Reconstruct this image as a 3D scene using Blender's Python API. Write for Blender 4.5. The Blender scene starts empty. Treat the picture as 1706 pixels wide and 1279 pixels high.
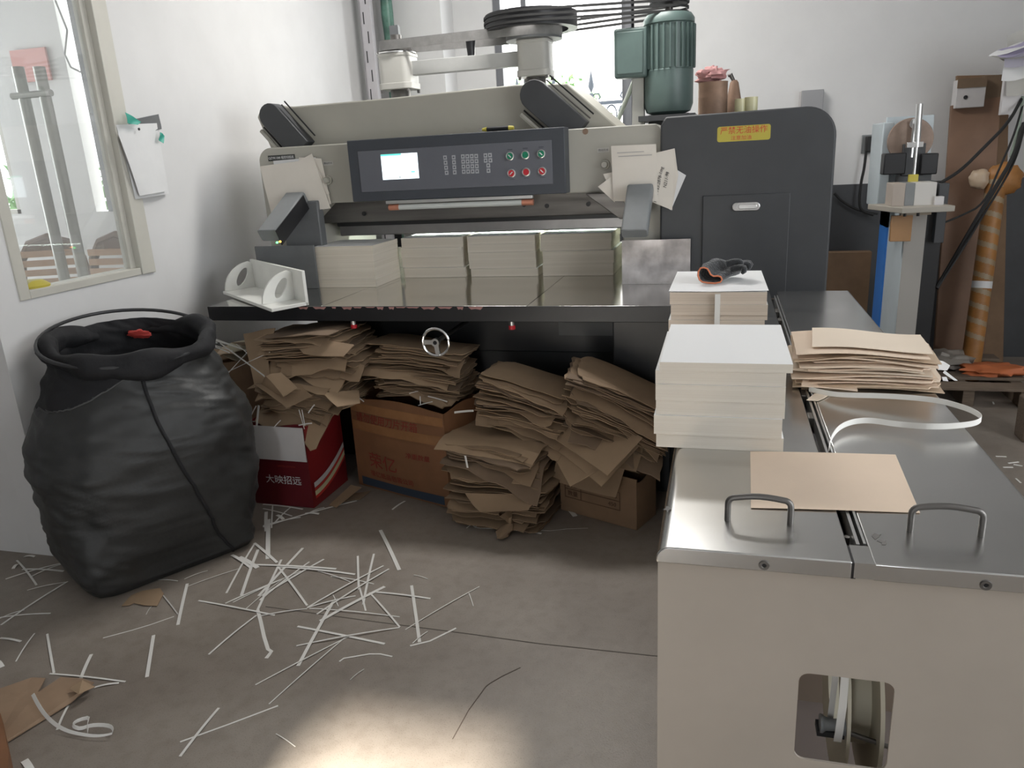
import bpy, bmesh, math, random
from mathutils import Vector, Matrix, noise
random.seed(7)
PI = math.pi
scene = bpy.context.scene
COL = scene.collection

# ---------------------------------------------------------------- camera
IMG_W, IMG_H, FPX = 1706, 1279, 1264.0
CX, CY, CAM_H = 853.0, 639.5, 1.5
R3 = Matrix(((0.96470503, -0.02581255, 0.26206472),
             (0.2581508, 0.2891605, -0.9218158),
             (-0.05198435, 0.95693256, 0.28561812)))
cd = bpy.data.cameras.new('camera')
cam = bpy.data.objects.new('camera', cd)
COL.objects.link(cam)
cd.sensor_fit = 'HORIZONTAL'
cd.sensor_width = 36.0
cd.lens = 36.0 * FPX / IMG_W
cd.clip_start = 0.02
cam.matrix_world = Matrix.Translation((0, 0, CAM_H)) @ R3.to_4x4()
scene.camera = cam

# ---------------------------------------------------------------- exposure, world, daylight
scene.view_settings.view_transform = 'Standard'
scene.view_settings.look = 'None'
scene.view_settings.gamma = 1.0
scene.view_settings.use_curve_mapping = False
scene.view_settings.exposure = 0.68
w = bpy.data.worlds.new('world')
scene.world = w
w.use_nodes = True
bg = w.node_tree.nodes['Background']
bg.inputs[0].default_value = (0.93, 0.97, 1.0, 1)
bg.inputs[1].default_value = 4.0

def portal(name, loc, rot, sx, sy):
    l = bpy.data.lights.new(name, 'AREA')
    l.shape = 'RECTANGLE'; l.size = sx; l.size_y = sy
    l.cycles.is_portal = True
    o = bpy.data.objects.new(name, l); COL.objects.link(o)
    o.location = loc; o.rotation_euler = rot
    return o
# windows, plus unseen openings added for daylight (area lights act as sampling portals only)
portal('back_window_daylight', (-1.2, 6.2, 1.95), (-PI/2, 0, 0), 1.1, 2.0)
portal('side_window_daylight', (3.38, 0.75, 1.9), (0, PI/2, 0), 2.2, 3.1)
portal("added_door_daylight", (-0.70, -2.52, 1.265), (PI/2, 0, 0), 0.52, 2.51)  # unseen doorway, shaped to cut the sun patch on the floor
portal('office_window_daylight', (-5.33, 4.56, 1.9), (-PI/2, 0, 0), 0.95, 1.3)
portal('added_office_daylight', (-6.18, 3.4, 1.85), (0, -PI/2, 0), 1.9, 1.6)  # unseen opening added to brighten the office
sl = bpy.data.lights.new('sun', 'SUN')
sl.energy = 20.0; sl.angle = math.radians(2.6); sl.color = (1.0, 0.93, 0.82)
so = bpy.data.objects.new('sun', sl); COL.objects.link(so)
sd = Vector((-0.02, 1.0, -0.60)).normalized()
so.rotation_euler = sd.to_track_quat('-Z', 'Y').to_euler()
so.location = (-0.8, -6, 5)

# ceiling lamp over the cutter (its fixture is built with the ceiling)
al = bpy.data.lights.new('ceiling_lamp_light', 'AREA')
al.shape = 'RECTANGLE'; al.size = 1.25; al.size_y = .30; al.energy = 36; al.color = (1.0, .98, .95)
ao = bpy.data.objects.new('ceiling_lamp_light', al); COL.objects.link(ao); ao.location = (-.9, 4.3, 3.195)

# ---------------------------------------------------------------- pixel -> place helpers (real depth is always given)
def _ray(u, v):
    return R3 @ Vector((u - CX, -(v - CY), -FPX))
def AY(u, v, y):
    d = _ray(u, v); t = y / d.y
    return Vector((d.x*t, y, CAM_H + d.z*t))
def AZ(u, v, z):
    d = _ray(u, v); t = (z - CAM_H) / d.z
    return Vector((d.x*t, d.y*t, z))
def AX(u, v, x):
    d = _ray(u, v); t = x / d.x
    return Vector((x, d.y*t, CAM_H + d.z*t))

# ---------------------------------------------------------------- materials
MATS = {}
def mat(name, col, rough=0.6, metal=0.0, var=0.0, vscale=8.0, bump=0.0, bscale=40.0, col2=None,
        emit=None, estr=0.0, stretch=None, spec=0.5, sheen=0.0, trans=0.0, alpha=1.0, detail=4.0, coat=0.0, rvar=0.0, vw=.15):
    if name in MATS: return MATS[name]
    m = bpy.data.materials.new(name); m.use_nodes = True
    nt = m.node_tree; N = nt.nodes; L = nt.links
    b = N['Principled BSDF']
    b.inputs['Base Color'].default_value = (*col, 1)
    b.inputs['Roughness'].default_value = rough
    b.inputs['Metallic'].default_value = metal
    b.inputs['Specular IOR Level'].default_value = spec
    if sheen: b.inputs['Sheen Weight'].default_value = sheen
    if coat: b.inputs['Coat Weight'].default_value = coat
    if trans: b.inputs['Transmission Weight'].default_value = trans
    if alpha < 1: b.inputs['Alpha'].default_value = alpha
    if emit:
        b.inputs['Emission Color'].default_value = (*emit, 1)
        b.inputs['Emission Strength'].default_value = estr
    if var or bump or rvar:
        tc = N.new('ShaderNodeTexCoord'); mp = N.new('ShaderNodeMapping')
        L.new(tc.outputs['Object'], mp.inputs[0])
        if stretch: mp.inputs['Scale'].default_value = stretch
        if var or rvar:
            n1 = N.new('ShaderNodeTexNoise'); n1.inputs['Scale'].default_value = vscale
            n1.inputs['Detail'].default_value = detail; n1.inputs['Roughness'].default_value = 0.6
            L.new(mp.outputs[0], n1.inputs[0])
            mr = N.new('ShaderNodeMapRange')
            mr.inputs['From Min'].default_value = 0.5-vw; mr.inputs['From Max'].default_value = 0.5+vw
            L.new(n1.outputs['Fac'], mr.inputs[0])
        if var:
            mx = N.new('ShaderNodeMix'); mx.data_type = 'RGBA'
            c2 = col2 if col2 else tuple(c*(1-var) for c in col)
            mx.inputs[6].default_value = (*col, 1); mx.inputs[7].default_value = (*c2, 1)
            L.new(mr.outputs[0], mx.inputs[0]); L.new(mx.outputs[2], b.inputs['Base Color'])
        if rvar:
            m2 = N.new('ShaderNodeMapRange')
            m2.inputs['To Min'].default_value = rough; m2.inputs['To Max'].default_value = rough + rvar
            L.new(mr.outputs[0], m2.inputs[0]); L.new(m2.outputs[0], b.inputs['Roughness'])
        if bump:
            n2 = N.new('ShaderNodeTexNoise'); n2.inputs['Scale'].default_value = bscale
            n2.inputs['Detail'].default_value = 5.0
            L.new(mp.outputs[0], n2.inputs[0])
            bp = N.new('ShaderNodeBump'); bp.inputs['Strength'].default_value = bump
            bp.inputs['Distance'].default_value = 0.01
            L.new(n2.outputs['Fac'], bp.inputs['Height']); L.new(bp.outputs[0], b.inputs['Normal'])
    MATS[name] = m
    return m

def layered_mat(name, c1, c2, freq=260.0, rough=0.75):
    """edges of stacked paper: fine horizontal lines along z"""
    m = mat(name, c1, rough)
    nt = m.node_tree; N = nt.nodes; L = nt.links; b = N['Principled BSDF']
    tc = N.new('ShaderNodeTexCoord'); mp = N.new('ShaderNodeMapping')
    mp.inputs['Scale'].default_value = (1.2, 1.2, freq)
    L.new(tc.outputs['Object'], mp.inputs[0])
    n = N.new('ShaderNodeTexNoise'); n.inputs['Scale'].default_value = 1.0; n.inputs['Detail'].default_value = 3
    L.new(mp.outputs[0], n.inputs[0])
    mr = N.new('ShaderNodeMapRange'); mr.inputs['From Min'].default_value = .4; mr.inputs['From Max'].default_value = .62
    L.new(n.outputs['Fac'], mr.inputs[0])
    mx = N.new('ShaderNodeMix'); mx.data_type = 'RGBA'
    mx.inputs[6].default_value = (*c1, 1); mx.inputs[7].default_value = (*c2, 1)
    L.new(mr.outputs[0], mx.inputs[0]); L.new(mx.outputs[2], b.inputs['Base Color'])
    bp = N.new('ShaderNodeBump'); bp.inputs['Strength'].default_value = .25; bp.inputs['Distance'].default_value = .002
    L.new(n.outputs['Fac'], bp.inputs['Height']); L.new(bp.outputs[0], b.inputs['Normal'])
    return m

def floor_mat():
    m = mat('concrete_floor', (.2, .18, .16), .5)
    nt = m.node_tree; N = nt.nodes; L = nt.links; b = N['Principled BSDF']
    tc = N.new('ShaderNodeTexCoord')
    n1 = N.new('ShaderNodeTexNoise'); n1.inputs['Scale'].default_value = 1.6; n1.inputs['Detail'].default_value = 8
    n2 = N.new('ShaderNodeTexNoise'); n2.inputs['Scale'].default_value = 22; n2.inputs['Detail'].default_value = 8
    n3 = N.new('ShaderNodeTexNoise'); n3.inputs['Scale'].default_value = 260; n3.inputs['Detail'].default_value = 2
    for n in (n1, n2, n3): L.new(tc.outputs['Object'], n.inputs[0])
    r1 = N.new('ShaderNodeValToRGB'); r1.color_ramp.elements[0].position = .35; r1.color_ramp.elements[1].position = .68
    r1.color_ramp.elements[0].color = (.225, .190, .160, 1); r1.color_ramp.elements[1].color = (.33, .29, .25, 1)
    L.new(n1.outputs['Fac'], r1.inputs[0])
    r2 = N.new('ShaderNodeValToRGB'); r2.color_ramp.elements[0].position = .3; r2.color_ramp.elements[1].position = .55
    r2.color_ramp.elements[0].color = (.86, .85, .84, 1); r2.color_ramp.elements[1].color = (1, 1, 1, 1)
    L.new(n2.outputs['Fac'], r2.inputs[0])
    r3 = N.new('ShaderNodeValToRGB'); r3.color_ramp.elements[0].position = .28; r3.color_ramp.elements[1].position = .42
    r3.color_ramp.elements[0].color = (.7, .68, .66, 1); r3.color_ramp.elements[1].color = (1, 1, 1, 1)
    L.new(n3.outputs['Fac'], r3.inputs[0])
    a = N.new('ShaderNodeMix'); a.data_type = 'RGBA'; a.blend_type = 'MULTIPLY'; a.inputs[0].default_value = 1
    L.new(r1.outputs[0], a.inputs[6]); L.new(r2.outputs[0], a.inputs[7])
    c = N.new('ShaderNodeMix'); c.data_type = 'RGBA'; c.blend_type = 'MULTIPLY'; c.inputs[0].default_value = 1
    L.new(a.outputs[2], c.inputs[6]); L.new(r3.outputs[0], c.inputs[7])
    L.new(c.outputs[2], b.inputs['Base Color'])
    rr = N.new('ShaderNodeMapRange'); rr.inputs['To Min'].default_value = .36; rr.inputs['To Max'].default_value = .6
    L.new(n2.outputs['Fac'], rr.inputs[0]); L.new(rr.outputs[0], b.inputs['Roughness'])
    bp = N.new('ShaderNodeBump'); bp.inputs['Strength'].default_value = .12; bp.inputs['Distance'].default_value = .004
    L.new(n3.outputs['Fac'], bp.inputs['Height']); L.new(bp.outputs[0], b.inputs['Normal'])
    return m

M_floor = floor_mat()
M_wall = mat('white_plaster', (.68, .675, .672), .9, var=.05, vscale=3, bump=.03, bscale=30)
M_wains = mat('dark_grey_wall_paint', (.062, .064, .07), .55, var=.15, vscale=5)
M_beige = mat('warm_grey_enamel', (.40, .385, .335), .42, var=.05, vscale=4, bump=.01, bscale=90)
M_beige2 = mat('pale_grey_enamel', (.47, .46, .43), .45, var=.06, vscale=5)
M_tablebody = mat('putty_grey_enamel', (.40, .355, .305), .5, var=.07, vscale=4)
M_black = mat('black_paint', (.012, .012, .014), .4, var=.3, vscale=9)
M_char = mat('charcoal_paint', (.052, .054, .058), .5, var=.12, vscale=6, bump=.015, bscale=150)
M_navy = mat('slate_paint', (.052, .058, .07), .45, var=.08, vscale=6)
M_slate = mat('slate_panel_face', (.125, .13, .15), .4, var=.05, vscale=9)
M_dgrey = mat('dark_grey_casting', (.14, .145, .15), .5, var=.15, vscale=8)
M_mgrey = mat('mid_grey_plastic', (.22, .23, .235), .45, var=.08, vscale=12)
M_steel = mat('brushed_steel', (.66, .655, .64), .19, 1.0, var=.12, vscale=3.0, rvar=.10, vw=.3, detail=2)
M_mirror = mat('polished_table_steel', (.70, .69, .66), .10, 1.0, var=.12, vscale=3, rvar=.05, vw=.3, detail=2)
M_dsteel = mat('worn_dark_steel', (.20, .19, .18), .4, 1.0, var=.3, vscale=5, stretch=(.2, 1, 3), rvar=.2)
M_plate = mat('scuffed_steel_plate', (.33, .31, .305), .3, 1.0, var=.35, vscale=7, rvar=.15, bump=.02, bscale=25)
M_chrome = mat('chrome', (.8, .8, .8), .12, 1.0)
M_alu = mat('aluminium', (.72, .72, .71), .33, 1.0)
M_white_pl = mat('white_plastic', (.80, .80, .76), .45, var=.06, vscale=9)
M_ptop = mat('white_card_face', (.90, .90, .90), .75)
M_pedge = layered_mat('cream_paper_edge', (.69, .64, .56), (.655, .60, .52))
M_pedge2 = layered_mat('tan_paper_edge', (.62, .53, .44), (.54, .45, .365), 200)
M_kraft = mat('kraft_board', (.285, .195, .12), .8, var=.14, vscale=7, bump=.05, bscale=25)
M_kraft2 = mat('kraft_board_pale', (.37, .258, .162), .8, var=.12, vscale=6, bump=.04, bscale=25)
M_kraft3 = mat('kraft_board_dark', (.21, .145, .095), .85, var=.18, vscale=6, bump=.05, bscale=25)
M_tan = mat('tan_card', (.80, .64, .50), .75, var=.05, vscale=5)
M_carton = mat('brown_carton', (.23, .105, .048), .7, var=.2, vscale=5, bump=.06, bscale=14)
M_carton2 = mat('dull_carton', (.25, .155, .09), .75, var=.2, vscale=5, bump=.05, bscale=20)
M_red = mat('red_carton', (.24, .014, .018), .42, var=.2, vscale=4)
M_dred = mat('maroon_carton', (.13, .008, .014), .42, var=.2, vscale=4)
M_whitebox = mat('white_carton_face', (.62, .60, .60), .55, var=.06, vscale=6)
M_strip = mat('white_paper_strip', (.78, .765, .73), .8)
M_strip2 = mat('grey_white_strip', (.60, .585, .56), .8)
M_tarp = mat('charcoal_woven_tarp', (.035, .036, .036), .5, var=.3, vscale=6, bump=.25, bscale=18)
M_blackcloth = mat('black_cloth', (.010, .010, .012), .8, bump=.3, bscale=25)
M_wire = mat('dark_wire', (.03, .03, .032), .45)
M_green = mat('green_enamel', (.10, .145, .135), .42, var=.12, vscale=8)
M_greenpl = mat('green_wrap', (.10, .22, .17), .4, var=.5, vscale=12)
M_postm = mat('pale_mauve_steel', (.52, .50, .52), .6, var=.08, vscale=8)
M_rubber = mat('black_rubber', (.014, .014, .014), .6)
M_belt = mat('grey_belt', (.22, .215, .21), .6, var=.2, vscale=20)
M_cream = mat('cream_window_frame', (.55, .535, .48), .55, var=.06, vscale=6)
M_winfr = mat('grey_window_frame', (.17, .175, .19), .5)
M_yellow = mat('yellow_label', (.50, .42, .06), .5)
M_redtxt = mat('red_print', (.55, .04, .03), .6)
M_dredtxt = mat('dull_red_print', (.24, .03, .02), .7)
M_dark = mat('dark_print', (.02, .02, .025), .7)
M_brownpr = mat('brown_print', (.09, .045, .025), .75)
M_copper = mat('copper_tape', (.62, .27, .18), .4, .6)
M_blue = mat('blue_paint', (.04, .20, .62), .45)
M_paleblue = mat('pale_grey_blue_paint', (.52, .58, .61), .5, var=.06, vscale=6)
M_btn_g = mat('green_button', (.0, .20, .10), .4)
M_btn_r = mat('red_button', (.50, .015, .025), .4)
M_key = mat('grey_key', (.42, .43, .45), .5)
M_orange = mat('orange_knit', (.62, .20, .10), .85)
M_knit = mat('black_knit', (.022, .024, .027), .9, bump=.5, bscale=160, sheen=.4)
M_rust = mat('rusty_tin', (.30, .19, .13), .6, .3, var=.35, vscale=9)
M_pink = mat('pink_cloth', (.62, .33, .32), .9, var=.3, vscale=14, bump=.2, bscale=30)
M_tapey = mat('pale_yellow_tape', (.66, .62, .38), .35, var=.1, vscale=9)
M_orangetube = mat('orange_wrap', (.40, .175, .045), .5, var=.35, vscale=8)
M_chair = mat('brown_rattan', (.13, .07, .045), .7, var=.2, vscale=20)
M_chairslat = mat('tan_slat', (.42, .25, .15), .7)
M_leaf = mat('leaf_green', (.16, .32, .12), .7, var=.4, vscale=6)
M_iron = mat('wrought_iron', (.05, .06, .075), .6)
M_facade = mat('pale_facade', (.75, .78, .80), .8)
M_wood = mat('weathered_wood', (.20, .15, .11), .8, var=.3, vscale=12, stretch=(1, 8, 8))
M_tape = mat('clear_brown_tape', (.42, .24, .12), .2, var=.1, vscale=6)
M_purple = mat('purple_grey_paper', (.33, .30, .42), .7)
M_notes = mat('note_paper', (.72, .67, .60), .8, var=.04, vscale=8)
M_notes2 = mat('white_note_paper', (.72, .72, .72), .8, var=.05, vscale=8)
M_teal = mat('teal_tape', (.05, .36, .28), .5)
M_screen = mat('screen_glow', (.05, .05, .05), .3, emit=(.80, .93, 1.0), estr=1.5)
M_scr_teal = mat('screen_teal', (.0, .2, .15), .3, emit=(.15, .75, .6), estr=.9)
M_led_g = mat('green_light', (.0, .2, .0), .3, emit=(.1, 1, .2), estr=4)
M_led_o = mat('orange_light', (.2, .1, .0), .3, emit=(1, .35, .05), estr=4)
M_pipe = mat('stainless_pipe', (.30, .30, .28), .3, 1.0)
M_orangered = mat('faded_orange_plastic', (.60, .17, .06), .6)
# hazy window glass: mostly clear with milky diffuse standing in for reflected haze
mg = bpy.data.materials.new('hazy_glass'); mg.use_nodes = True
_n = mg.node_tree.nodes; _l = mg.node_tree.links
for x in list(_n): _n.remove(x)
_o = _n.new('ShaderNodeOutputMaterial'); _t = _n.new('ShaderNodeBsdfTransparent'); _g = _n.new('ShaderNodeBsdfGlossy')
_d = _n.new('ShaderNodeBsdfDiffuse'); _d.inputs[0].default_value = (.85, .85, .83, 1)
_g.inputs['Roughness'].default_value = .02
_t.inputs[0].default_value = (.97, .98, .97, 1)
_m1 = _n.new('ShaderNodeMixShader'); _m1.inputs[0].default_value = .13
_m2 = _n.new('ShaderNodeMixShader'); _m2.inputs[0].default_value = .08
_l.new(_t.outputs[0], _m1.inputs[1]); _l.new(_d.outputs[0], _m1.inputs[2])
_l.new(_m1.outputs[0], _m2.inputs[1]); _l.new(_g.outputs[0], _m2.inputs[2]); _l.new(_m2.outputs[0], _o.inputs[0])
M_glass = mg

# ---------------------------------------------------------------- mesh builder
class MB:
    def __init__(s): s.v = []; s.f = []; s.m = []
    def add(s, vs, fs, mi=0, M=None):
        o = len(s.v)
        for p in vs:
            p = Vector(p)
            s.v.append(M @ p if M else p)
        for f in fs:
            s.f.append([i+o for i in f]); s.m.append(mi)
        return s
    def box(s, a, b, mi=0, M=None):
        x0, y0, z0 = a; x1, y1, z1 = b
        return s.add([(x0,y0,z0),(x1,y0,z0),(x1,y1,z0),(x0,y1,z0),(x0,y0,z1),(x1,y0,z1),(x1,y1,z1),(x0,y1,z1)],
                     [(0,3,2,1),(4,5,6,7),(0,1,5,4),(1,2,6,5),(2,3,7,6),(3,0,4,7)], mi, M)
    def hexa(s, p8, mi=0):
        return s.add(p8, [(0,3,2,1),(4,5,6,7),(0,1,5,4),(1,2,6,5),(2,3,7,6),(3,0,4,7)], mi)
    def prism(s, pts, ax, a, b, mi=0, M=None):
        def P(p, t):
            return {'y': (p[0], t, p[1]), 'z': (p[0], p[1], t), 'x': (t, p[0], p[1])}[ax]
        n = len(pts)
        vs = [P(p, a) for p in pts] + [P(p, b) for p in pts]
        fs = [list(range(n))[::-1], list(range(n, 2*n))] + [(i, (i+1) % n, n+(i+1) % n, n+i) for i in range(n)]
        return s.add(vs, fs, mi, M)
    def cyl(s, p0, p1, r0, r1=None, n=24, mi=0, caps=True, M=None):
        p0 = Vector(p0); p1 = Vector(p1); r1 = r0 if r1 is None else r1
        d = (p1-p0).normalized(); u = d.orthogonal().normalized(); w = d.cross(u)
        vs = []
        for p, r in ((p0, r0), (p1, r1)):
            for i in range(n):
                a = 2*PI*i/n; vs.append(p + (u*math.cos(a) + w*math.sin(a))*r)
        fs = [(i, (i+1) % n, n+(i+1) % n, n+i) for i in range(n)]
        if caps: fs += [list(range(n))[::-1], list(range(n, 2*n))]
        return s.add(vs, fs, mi, M)
    def tube(s, pts, r, n=8, closed=False, mi=0, M=None):
        pts = [Vector(p) for p in pts]; k = len(pts); vs = []
        rr = r if isinstance(r, (list, tuple)) else [r]*k
        prev = None
        for i, p in enumerate(pts):
            if closed: t = pts[(i+1) % k] - pts[i-1]
            else: t = pts[min(i+1, k-1)] - pts[max(i-1, 0)]
            t.normalize()
            if prev is None: u = t.orthogonal().normalized()
            else:
                u = prev - t*prev.dot(t)
                u = u.normalized() if u.length > 1e-6 else t.orthogonal().normalized()
            prev = u; w = t.cross(u)
            for j in range(n):
                a = 2*PI*j/n; vs.append(p + (u*math.cos(a)+w*math.sin(a))*rr[i])
        fs = []
        for i in range(k if closed else k-1):
            for j in range(n):
                fs.append((i*n+j, i*n+(j+1) % n, ((i+1) % k)*n+(j+1) % n, ((i+1) % k)*n+j))
        if not closed: fs += [list(range(n))[::-1], list(range((k-1)*n, k*n))]
        return s.add(vs, fs, mi, M)
    def lathe(s, prof, o=(0,0,0), n=32, mi=0, M=None, ax='z'):
        vs = []; k = len(prof); o = Vector(o)
        for r, h in prof:
            for j in range(n):
                a = 2*PI*j/n
                q = (r*math.cos(a), r*math.sin(a), h)
                if ax == 'y': q = (q[0], q[2], q[1])
                if ax == 'x': q = (q[2], q[0], q[1])
                vs.append(o + Vector(q))
        fs = []
        for i in range(k-1):
            for j in range(n): fs.append((i*n+j, i*n+(j+1) % n, (i+1)*n+(j+1) % n, (i+1)*n+j))
        closed = prof[0] == prof[-1]
        if prof[0][0] > 1e-5 and not closed: fs.append(list(range(n))[::-1])
        if prof[-1][0] > 1e-5 and not closed: fs.append(list(range((k-1)*n, k*n)))
        return s.add(vs, fs, mi, M)
    def ribbon(s, pts, wid, side, t=.0006, mi=0):
        """flat band along pts; side = list of unit vectors across the band"""
        k = len(pts); vs = []
        for i, p in enumerate(pts):
            p = Vector(p)
            a = Vector(side[i] if isinstance(side, list) else side).normalized()
            tg = (Vector(pts[min(i+1, k-1)]) - Vector(pts[max(i-1, 0)])).normalized()
            nn = tg.cross(a).normalized()
            for q in (p-a*wid/2-nn*t/2, p+a*wid/2-nn*t/2, p+a*wid/2+nn*t/2, p-a*wid/2+nn*t/2): vs.append(q)
        fs = []
        for i in range(k-1):
            for j in range(4): fs.append((i*4+j, i*4+(j+1) % 4, (i+1)*4+(j+1) % 4, (i+1)*4+j))
        fs += [(3, 2, 1, 0), tuple((k-1)*4+j for j in range(4))]
        return s.add(vs, fs, mi)
    def build(s, name, mats, parent=None, bevel=0.0, smooth=35, label=None, cat=None, group=None, kind=None, origin=None, seg=2):
        if not isinstance(mats, (list, tuple)): mats = [mats]
        xs = [p.x for p in s.v]; ys = [p.y for p in s.v]; zs = [p.z for p in s.v]
        o = Vector(origin) if origin else Vector(((min(xs)+max(xs))/2, (min(ys)+max(ys))/2, min(zs)))
        me = bpy.data.meshes.new(name)
        me.from_pydata([p-o for p in s.v], [], s.f)
        for m in mats: me.materials.append(m)
        me.polygons.foreach_set('material_index', s.m)
        b = bmesh.new(); b.from_mesh(me); bmesh.ops.recalc_face_normals(b, faces=b.faces); b.to_mesh(me); b.free()
        if smooth:
            me.shade_smooth(); me.set_sharp_from_angle(angle=math.radians(smooth))
        ob = bpy.data.objects.new(name, me); COL.objects.link(ob)
        place(ob, o, parent)
        if bevel:
            bm_ = ob.modifiers.new('bevel', 'BEVEL'); bm_.width = bevel; bm_.segments = seg
            bm_.limit_method = 'ANGLE'; bm_.angle_limit = math.radians(40)
        tag(ob, label, cat, group, kind)
        return ob
WO = {}
def place(ob, o, parent):
    if parent:
        ob.parent = parent; ob.location = o - WO[parent.name]
    else: ob.location = o
    WO[ob.name] = o
def tag(o, label=None, cat=None, group=None, kind=None):
    if label: o['label'] = label
    if cat: o['category'] = cat
    if group: o['group'] = group
    if kind: o['kind'] = kind
def thing(name, loc, label, cat, group=None):
    o = bpy.data.objects.new(name, None); COL.objects.link(o)
    o.empty_display_size = .05
    o.location = loc; WO[o.name] = Vector(loc)
    tag(o, label, cat, group); return o
def struct(name, mb, m, bevel=0, parent=None):
    return mb.build(name, m, parent, bevel=bevel, kind=None if parent else 'structure')
def rrect(x0, x1, z0, z1, r, n=6, corners=(1,1,1,1)):
    """rounded rectangle, corners order: bl, br, tr, tl"""
    pts = []
    for k, (cx, cz, a0) in enumerate(((x0+r, z0+r, PI), (x1-r, z0+r, 1.5*PI), (x1-r, z1-r, 0), (x0+r, z1-r, .5*PI))):
        if corners[k]:
            for i in range(n+1):
                a = a0 + (PI/2)*i/n; pts.append((cx+r*math.cos(a), cz+r*math.sin(a)))
        else: pts.append(((x0, z0), (x1, z0), (x1, z1), (x0, z1))[k])
    return pts
def text(body, size, m, parent, M, name='printed_text', ext=.0003, align='CENTER', sx=1.0, shear=0.0):
    cu = bpy.data.curves.new('t', 'FONT'); cu.body = body; cu.size = size
    cu.align_x = align; cu.align_y = 'CENTER'; cu.extrude = ext; cu.resolution_u = 2; cu.shear = shear
    to = bpy.data.objects.new('t', cu); COL.objects.link(to)
    dg = bpy.context.evaluated_depsgraph_get()
    me = bpy.data.meshes.new_from_object(to.evaluated_get(dg))
    bpy.data.objects.remove(to)
    mm = M @ Matrix.Diagonal((sx, 1, 1, 1))
    o = M.translation.copy()
    me.transform(Matrix.Translation(-o) @ mm)
    me.name = name; me.materials.clear(); me.materials.append(m)
    ob = bpy.data.objects.new(name, me); COL.objects.link(ob)
    place(ob, o, parent)
    return ob
def face_M(o, xdir, zdir=(0,0,1)):
    """text frame: reads along xdir, up along zdir"""
    x = Vector(xdir).normalized(); y = Vector(zdir); y = (y - x*y.dot(x)).normalized(); z = x.cross(y)
    m = Matrix((x, y, z)).transposed().to_4x4(); m.translation = Vector(o); return m
def rot2(cx, cy, a):
    return Matrix.Translation((cx, cy, 0)) @ Matrix.Rotation(a, 4, 'Z')
# ================================================================ THE ROOM
XL, YB, YP = -2.664, 5.8, 2.23
XR, YF, ZC = 3.4, -2.5, 3.3
b = MB().box((-6.2, YF-.2, -.1), (XR+.2, YB+.3, 0)); struct('floor', b, M_floor)
b = MB().box((-6.2, YF-.2, ZC), (XR+.2, 4.55, ZC+.1)).box((-2.78, 4.55, ZC), (XR+.2, YB+.3, ZC+.1)); struct('ceiling', b, M_wall)
lf = thing('ceiling_lamp', (-.9, 4.3, 3.2), 'long white ceiling lamp above the paper cutter', 'lamp')
MB().box((-1.55, 4.14, 3.20), (-.25, 4.46, 3.26)).build('lamp_housing', M_white_pl, lf, bevel=.005)
for x_ in (-1.35, -.45): MB().cyl((x_, 4.3, 3.26), (x_, 4.3, 3.3), .01, n=10).build('ceiling_mount', M_alu, lf)
# shallow saw joint across the slab and a hairline crack (dark filler lines)
b = MB()
jp = [AZ(443,1010,0), AZ(620,1034,0), AZ(780,1056,0), AZ(899,1071,0), AZ(1095,1093,0), AZ(1300,1120,0)]
jp = [Vector((p.x, p.y + random.uniform(-.004,.004), .0006)) for p in jp]
b.ribbon(jp, .0035, Vector((0,1,0)), .0008)
struct('trim_1', b, mat('joint_filler', (.11,.095,.08), .8))
# left wall with a window opening
wz0, wz1, wy0, wy1 = 1.07, 2.75, 2.37, 3.10
b = MB()
b.box((XL-.12, YP, 0), (XL, wy0, ZC)).box((XL-.12, wy1, 0), (XL, YB, ZC))
b.box((XL-.12, wy0, 0), (XL, wy1, wz0)).box((XL-.12, wy0, wz1), (XL, wy1, ZC))
struct('wall_left', b, M_wall)
b = MB().box((-6.2, YP, 0), (XL-.12, YP+.12, ZC)); struct('wall_front_office', b, M_wall)
# window in left wall: cream frame with hazy pane
b = MB()
f = .075
b.box((XL-.09, wy1-f, wz0-.012), (XL+.012, wy1+.015, wz1)); b.box((XL-.09, wy0-.02, wz0-.012), (XL+.006, wy0+.03, wz1))
b.box((XL-.088, wy0+.03, wz0-.012), (XL+.006, wy1-f, wz0+.022)); b.box((XL-.088, wy0+.03, wz1-.06), (XL+.006, wy1-f, wz1))
b.box((XL-.05, wy1-f-.035, wz0+.02), (XL-.02, wy1-f, wz1))
w1 = struct('window_1', b, M_cream, bevel=.003)
MB().box((XL-.038, wy0+.03, wz0+.02), (XL-.034, wy1-f, wz1-.06)).build('window_pane', M_glass, w1)
# back wall with recess and window opening
rx0, rx1 = AY(738, 80, YB).x, AY(1052, 90, YB).x
ry = YB + .28
ox0, ox1 = AY(824, 90, ry).x, AY(1049, 90, ry).x
oz0, oz1 = .95, 3.05
b = MB()
b.box((XL-.12, YB, 0), (rx0, ry+.12, ZC)).box((rx1+.02, YB, 0), (XR+.2, ry+.12, ZC))
b.box((rx0, YB, 0), (rx1+.02, ry+.12, oz0)).box((rx0, YB, oz1), (rx1+.02, ry+.12, ZC))
b.box((rx0, ry, oz0), (ox0, ry+.12, oz1)); b.box((ox1, ry, oz0), (rx1+.02, ry+.12, oz1))
struct('wall_back', b, M_wall)
b = MB()
for x0, x1 in ((ox0, ox0+.055), (ox1-.06, ox1), ((ox0+ox1)/2-.02-.28, (ox0+ox1)/2+.02-.28)):
    b.box((x0, ry+.02, oz0), (x1, ry+.08, oz1))
b.box((ox0, ry+.02, oz0), (ox1, ry+.08, oz0+.05)); b.box((ox0, ry+.02, oz1-.05), (ox1, ry+.08, oz1))
w2 = struct('window_2', b, M_winfr, bevel=.003)
b = MB().box((ox1+.001, YB-.015, oz0), (ox1+.045, ry, oz1)); b.build('window_frame', M_winfr, w2)
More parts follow.
